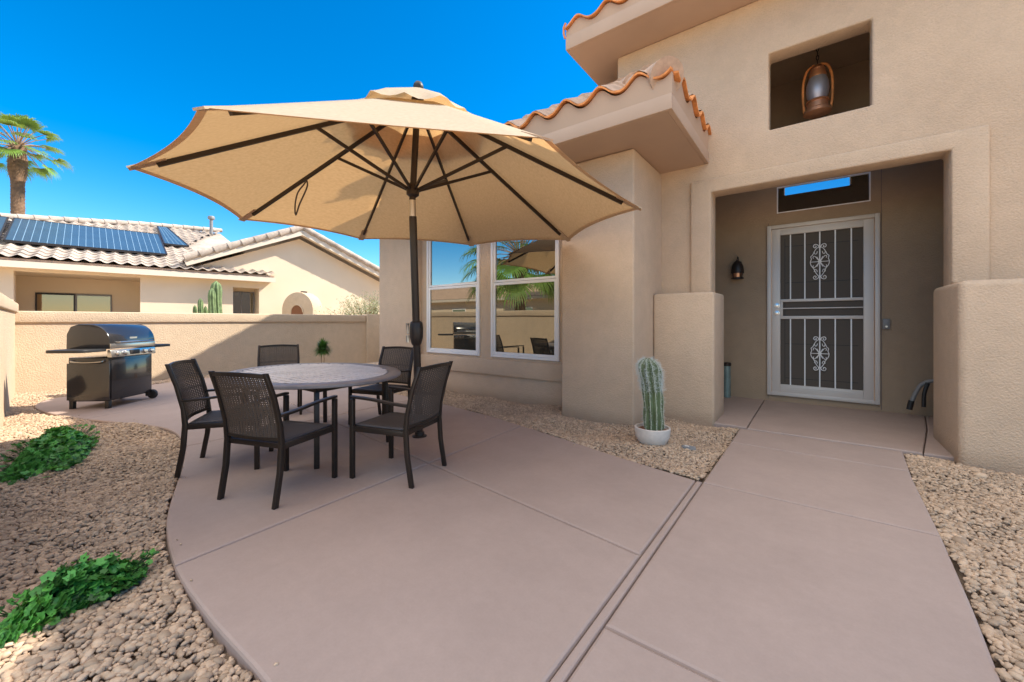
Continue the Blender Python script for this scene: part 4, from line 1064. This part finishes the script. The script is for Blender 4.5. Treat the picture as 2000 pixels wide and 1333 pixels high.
# solar arrays: top-level things resting on the roof
def roofpt(x, y, lift): return Vector((x, y, 2.90-NS*x+lift))
def solar(label, xa, xb, y0a, y1a, y0b, y1b, ncol):
    """quad: lower edge x=xa from y0a..y1a, upper edge x=xb from y0b..y1b"""
    r0 = thing('solar_panel', label, 'solar panel', NBM @ roofpt(xa, (y0a+y1a)/2, .1), 0, 'solar panels on the neighbouring roof', base=False)
    r0.rotation_euler = (0,0,-.1587)
    base = roofpt(xa, (y0a+y1a)/2, .1)
    P = [roofpt(xa,y0a,.13), roofpt(xa,y1a,.13), roofpt(xb,y1b,.13), roofpt(xb,y0b,.13)]
    P = [p-base for p in P]; dn = Vector((0,0,-.045))
    build('panel', MB().add(P+[p+dn for p in P], [(0,1,2,3),(7,6,5,4),(0,4,5,1),(1,5,6,2),(2,6,7,3),(3,7,4,0)]), 'solar', r0, local=True)
    g_ = MB()
    for k in range(ncol+1):
        g_.bar(P[0].lerp(P[1], k/ncol)+Vector((0,0,.004)), P[3].lerp(P[2], k/ncol)+Vector((0,0,.004)), .012, .006)
    build('grid_line', g_, 'solar_line', r0, local=True)
    build('frame', MB().bar(P[0]+dn*.6, P[1]+dn*.6, .05, .07).bar(P[3]+dn*.3, P[2]+dn*.3, .03, .05).bar(P[0]+dn*.3, P[3]+dn*.3, .04, .05).bar(P[1]+dn*.3, P[2]+dn*.3, .04, .05), 'dark_metal', r0, local=True)
solar('wide blue solar array with thin pale grid lines on the neighbouring roof', -1.35, -5.0, -.12, 3.36, -.42, 3.30, 22)
solar('small solar array at the right end of the neighbouring roof array, set higher up', -3.2, -7.0, 3.385, 4.10, 3.33, 3.66, 5)
solar('solar array cut by the left picture edge on the neighbouring roof', -1.35, -5.0, -3.6, -.22, -3.9, -.55, 16)

# far ground features beyond the garden wall (positions in the neighbour frame)
def nbp(x, y, z): return NBM @ Vector((x, y, z))
fp = thing('outdoor_fireplace', 'round stucco fireplace with an arched opening beside the neighbouring gable wall', 'fireplace', nbp(.5,7.1,0)); BASE.pop(fp.name)
fp.rotation_euler = (0,0,-.1587+.6)
dsc = MB(); n = 28; c0 = (0.0, 1.60); rr0 = .66
arc = [(c0[0]+rr0*math.cos(t), c0[1]+rr0*math.sin(t)) for t in np.linspace(0, PI, n)]
dsc.prism([(rr0,ZB)]+arc+[(-rr0,ZB)], -.25, .30, 'xz'); build('body', dsc, 'stucco_wall', fp, local=True, bevel=.03, smooth=True)
ar = [(.24*math.cos(t), 1.50+.28*math.sin(t)) for t in np.linspace(0, PI, 14)]
build('opening', MB().prism([(.24,.9)]+ar+[(-.24,.9)], -.262, -.252, 'xz'), 'soil', fp, local=True)
build('opening_rim', MB().tube([(a_*1.08, -.262, b_+.01) for a_, b_ in ar], .03, 6), 'stucco_wall', fp, local=True, smooth=True)
build('vent_block', MB().box(.02,.14,-.1,.1,2.24,2.30), 'dark_metal', fp, local=True)
def col_cactus(label, x, y, h, r0, arms=()):
    base = nbp(x, y, 0); t = thing('columnar_cactus', label, 'cactus', base[:], 0, None)
    def col(px, py, z0, z1, r, seed):
        mb = MB(); vs = []; nA = 40; nH = 26
        for j in range(nH+1):
            h_ = j/nH; z = z0+(z1-z0)*h_; rr1 = r*(1 if h_ < .85 else math.sqrt(max(0,1-((h_-.85)/.15)**2)))*(1+.08*math.sin(h_*14+seed))
            for i in range(nA): a_ = 2*PI*i/nA; q = rr1*(1+.22*math.cos(8*a_+.6*math.sin(h_*9))); vs.append((px+q*math.cos(a_)+.04*math.sin(h_*4+seed), py+q*math.sin(a_), z))
        fs = [(j*nA+i, j*nA+(i+1) % nA, (j+1)*nA+(i+1) % nA, (j+1)*nA+i) for j in range(nH) for i in range(nA)]
        return mb.add(vs, fs)
    build('stem', col(base.x, base.y, -.1, h, r0, x), 'far_cactus', t, smooth='all')
    for k, (dx, dy, h2, r2) in enumerate(arms):
        build('stem', col(base.x+dx, base.y+dy, -.1, h2, r2, k), 'far_cactus', t, smooth='all')
col_cactus('tall green columnar cactus in front of the neighbouring wall', .8, 4.47, 2.50, .135, ((.08,-.14,2.25,.10),))
col_cactus('cluster of short cactus stems left of the tall columnar cactus', .25, 4.12, 1.95, .07, ((.05,-.16,1.72,.055),(.0,.14,1.70,.05)))
bs = thing('shrub', 'pale dry shrub above the garden wall in front of the gable wall', 'shrub', (-13.0, 8.5, 0))
mb = MB(); vals = []; r_ = random.Random(5); tw = MB()
for k in range(170):
    a_ = r_.uniform(0, 2*PI); e = r_.uniform(.1, 1.5)
    d_ = Vector((math.cos(a_)*math.cos(e)*1.0, math.sin(a_)*math.cos(e)*1.25, math.sin(e)*1.0)); p0 = Vector((-13.0,8.5,.45)); p1 = p0+d_*r_.uniform(1.2,1.85)
    tw.tube([p0, p0.lerp(p1,.5)+Vector((0,0,.1)), p1], [.015,.008,.003], 4)
    for q in range(60):
        c_ = p0.lerp(p1, r_.uniform(.45,1.03))+Vector((r_.gauss(0,.07), r_.gauss(0,.07), r_.gauss(0,.06)))
        v_ = Vector((r_.gauss(0,1), r_.gauss(0,1), r_.gauss(0,1))).normalized()*.06; w_ = v_.cross(Vector((0,0,1))).normalized()*.02
        mb.add([c_-w_, c_+w_, c_+v_], [(0,1,2)]); vals.append(r_.random())
mb.r = vals; build('foliage', mb, 'bush', bs, recalc=False); build('branches', tw, 'bark', bs)

# ------------------------------------------------------------------ palms
def palm(label, x, y, zc, tr, cr, seed, nf=46, lean=0):
    r_ = random.Random(seed); t = thing('palm_tree', label, 'palm tree', (x, y, 0))
    prof = []; nz = int(zc/.13)
    for k in range(nz+1):
        z = zc*k/nz; q = tr*(1.15-.15*min(1, z/2)); top = max(0, 1-(zc-z)/1.6)
        q *= 1+.42*math.sin(min(1, top*1.25)*PI*.8); prof += [(q*.93, z-.04), (q*1.05, z+.05)]
    mb = MB().lathe(prof, (x,y,0), 28)
    rr1 = random.Random(seed+1); mb.v = [(vx+rr1.gauss(0,tr*.025), vy+rr1.gauss(0,tr*.025), vz+.04*math.sin(6*math.atan2(vy-y,vx-x)+vz*9)) for vx, vy, vz in mb.v]
    build('trunk', mb, 'trunk', t, smooth='all')
    fr = MB(); vals = []; st_ = MB()
    for k in range(nf):
        a_ = 2.39996*k+r_.uniform(-.2,.2); e = 1.45-2.1*(k/nf)**.85+r_.uniform(-.1,.1)
        L0 = cr*r_.uniform(.60,.85); d_ = Vector((math.cos(a_)*math.cos(e), math.sin(a_)*math.cos(e), math.sin(e)))
        p0 = Vector((x, y, zc+.05)); p1 = p0+d_*L0*.55; p2 = p0+d_*L0+Vector((0,0,-.10*L0*(1.3-e*.4)))
        st_.tube([p0, p1, p2], [.028,.02,.014], 5)
        ax = (p2-p1).normalized(); side = ax.cross(Vector((0,0,1))); side.normalize() if side.length > .05 else None
        up = side.cross(ax); nbld = 30; fl = cr*r_.uniform(.36,.46); col_ = r_.random()
        for q in range(nbld):
            th_ = (q/(nbld-1)-.5)*R(190); bd = (ax*math.cos(th_)+side*math.sin(th_)+up*.22*abs(math.sin(th_))).normalized()
            ln = fl*(1-.25*abs(th_)/2)*r_.uniform(.85,1.05); w_ = bd.cross(up).normalized()*cr*.014
            m1 = p2+bd*ln*.55+Vector((0,0,-.03*ln)); m2 = p2+bd*ln*.85+Vector((0,0,-.20*ln)); m3 = p2+bd*ln*.98+Vector((0,0,-.42*ln*r_.uniform(.7,1.3)))
            fr.add([p2-w_*.3, p2+w_*.3, m1+w_, m1-w_, m2+w_*.6, m2-w_*.6, m3], [(0,1,2,3),(3,2,4,5),(5,4,6)])
            v_ = min(1, max(0, .25+.5*col_+.35*(q % 2)*.3+(.35 if e < -.1 else 0))); vals += [v_*.7, v_, min(1, v_*1.3)]
    fr.r = vals; build('fronds', fr, 'frond', t, recalc=False); build('stalks', st_, 'bark', t)
    return t
palm('palm tree with a thick crosshatched trunk rising behind the neighbouring roof', -28.6, .92, 9.0, .21, 1.55, 3, 40)
# ------------------------------------------------------------------ what the windows mirror, across the courtyard behind the camera
palm('fan palm standing across the street behind the camera', -12.2, -7.2, 4.6, .28, 3.0, 8, 60)
ac = thing('street_house', 'tan house with a hipped tile roof across the street', 'house', (-19,-16,0))
AX0, AX1, AY0, AY1 = -30, -12, -20, -12
build('wall', MB().box(AX0,AX1,AY0,AY1,ZB,2.6), 'nb_stucco', ac)
build('fascia', MB().box(AX0-.5,AX1+.5,AY0-.5,AY1+.5,2.6,2.78), 'nb_trim', ac)
rfp = MB().add([(AX0-.5,AY0-.5,2.8),(AX1+.5,AY0-.5,2.8),(AX1+.5,AY1+.5,2.8),(AX0-.5,AY1+.5,2.8),(AX0+4,(AY0+AY1)/2,4.6),(AX1-4,(AY0+AY1)/2,4.6)], [(0,1,5,4),(2,3,4,5),(1,2,5),(3,0,4)])
build('roof', rfp, 'tile', ac)
for xw in (-27,-22,-16):
    w_ = build('window', MB().box(xw,xw+1.4,AY1,AY1+.04,.9,2.1), 'frame_white', ac); build('pane', MB().box(xw+.06,xw+1.34,AY1+.04,AY1+.05,.96,2.04), 'glass', w_)
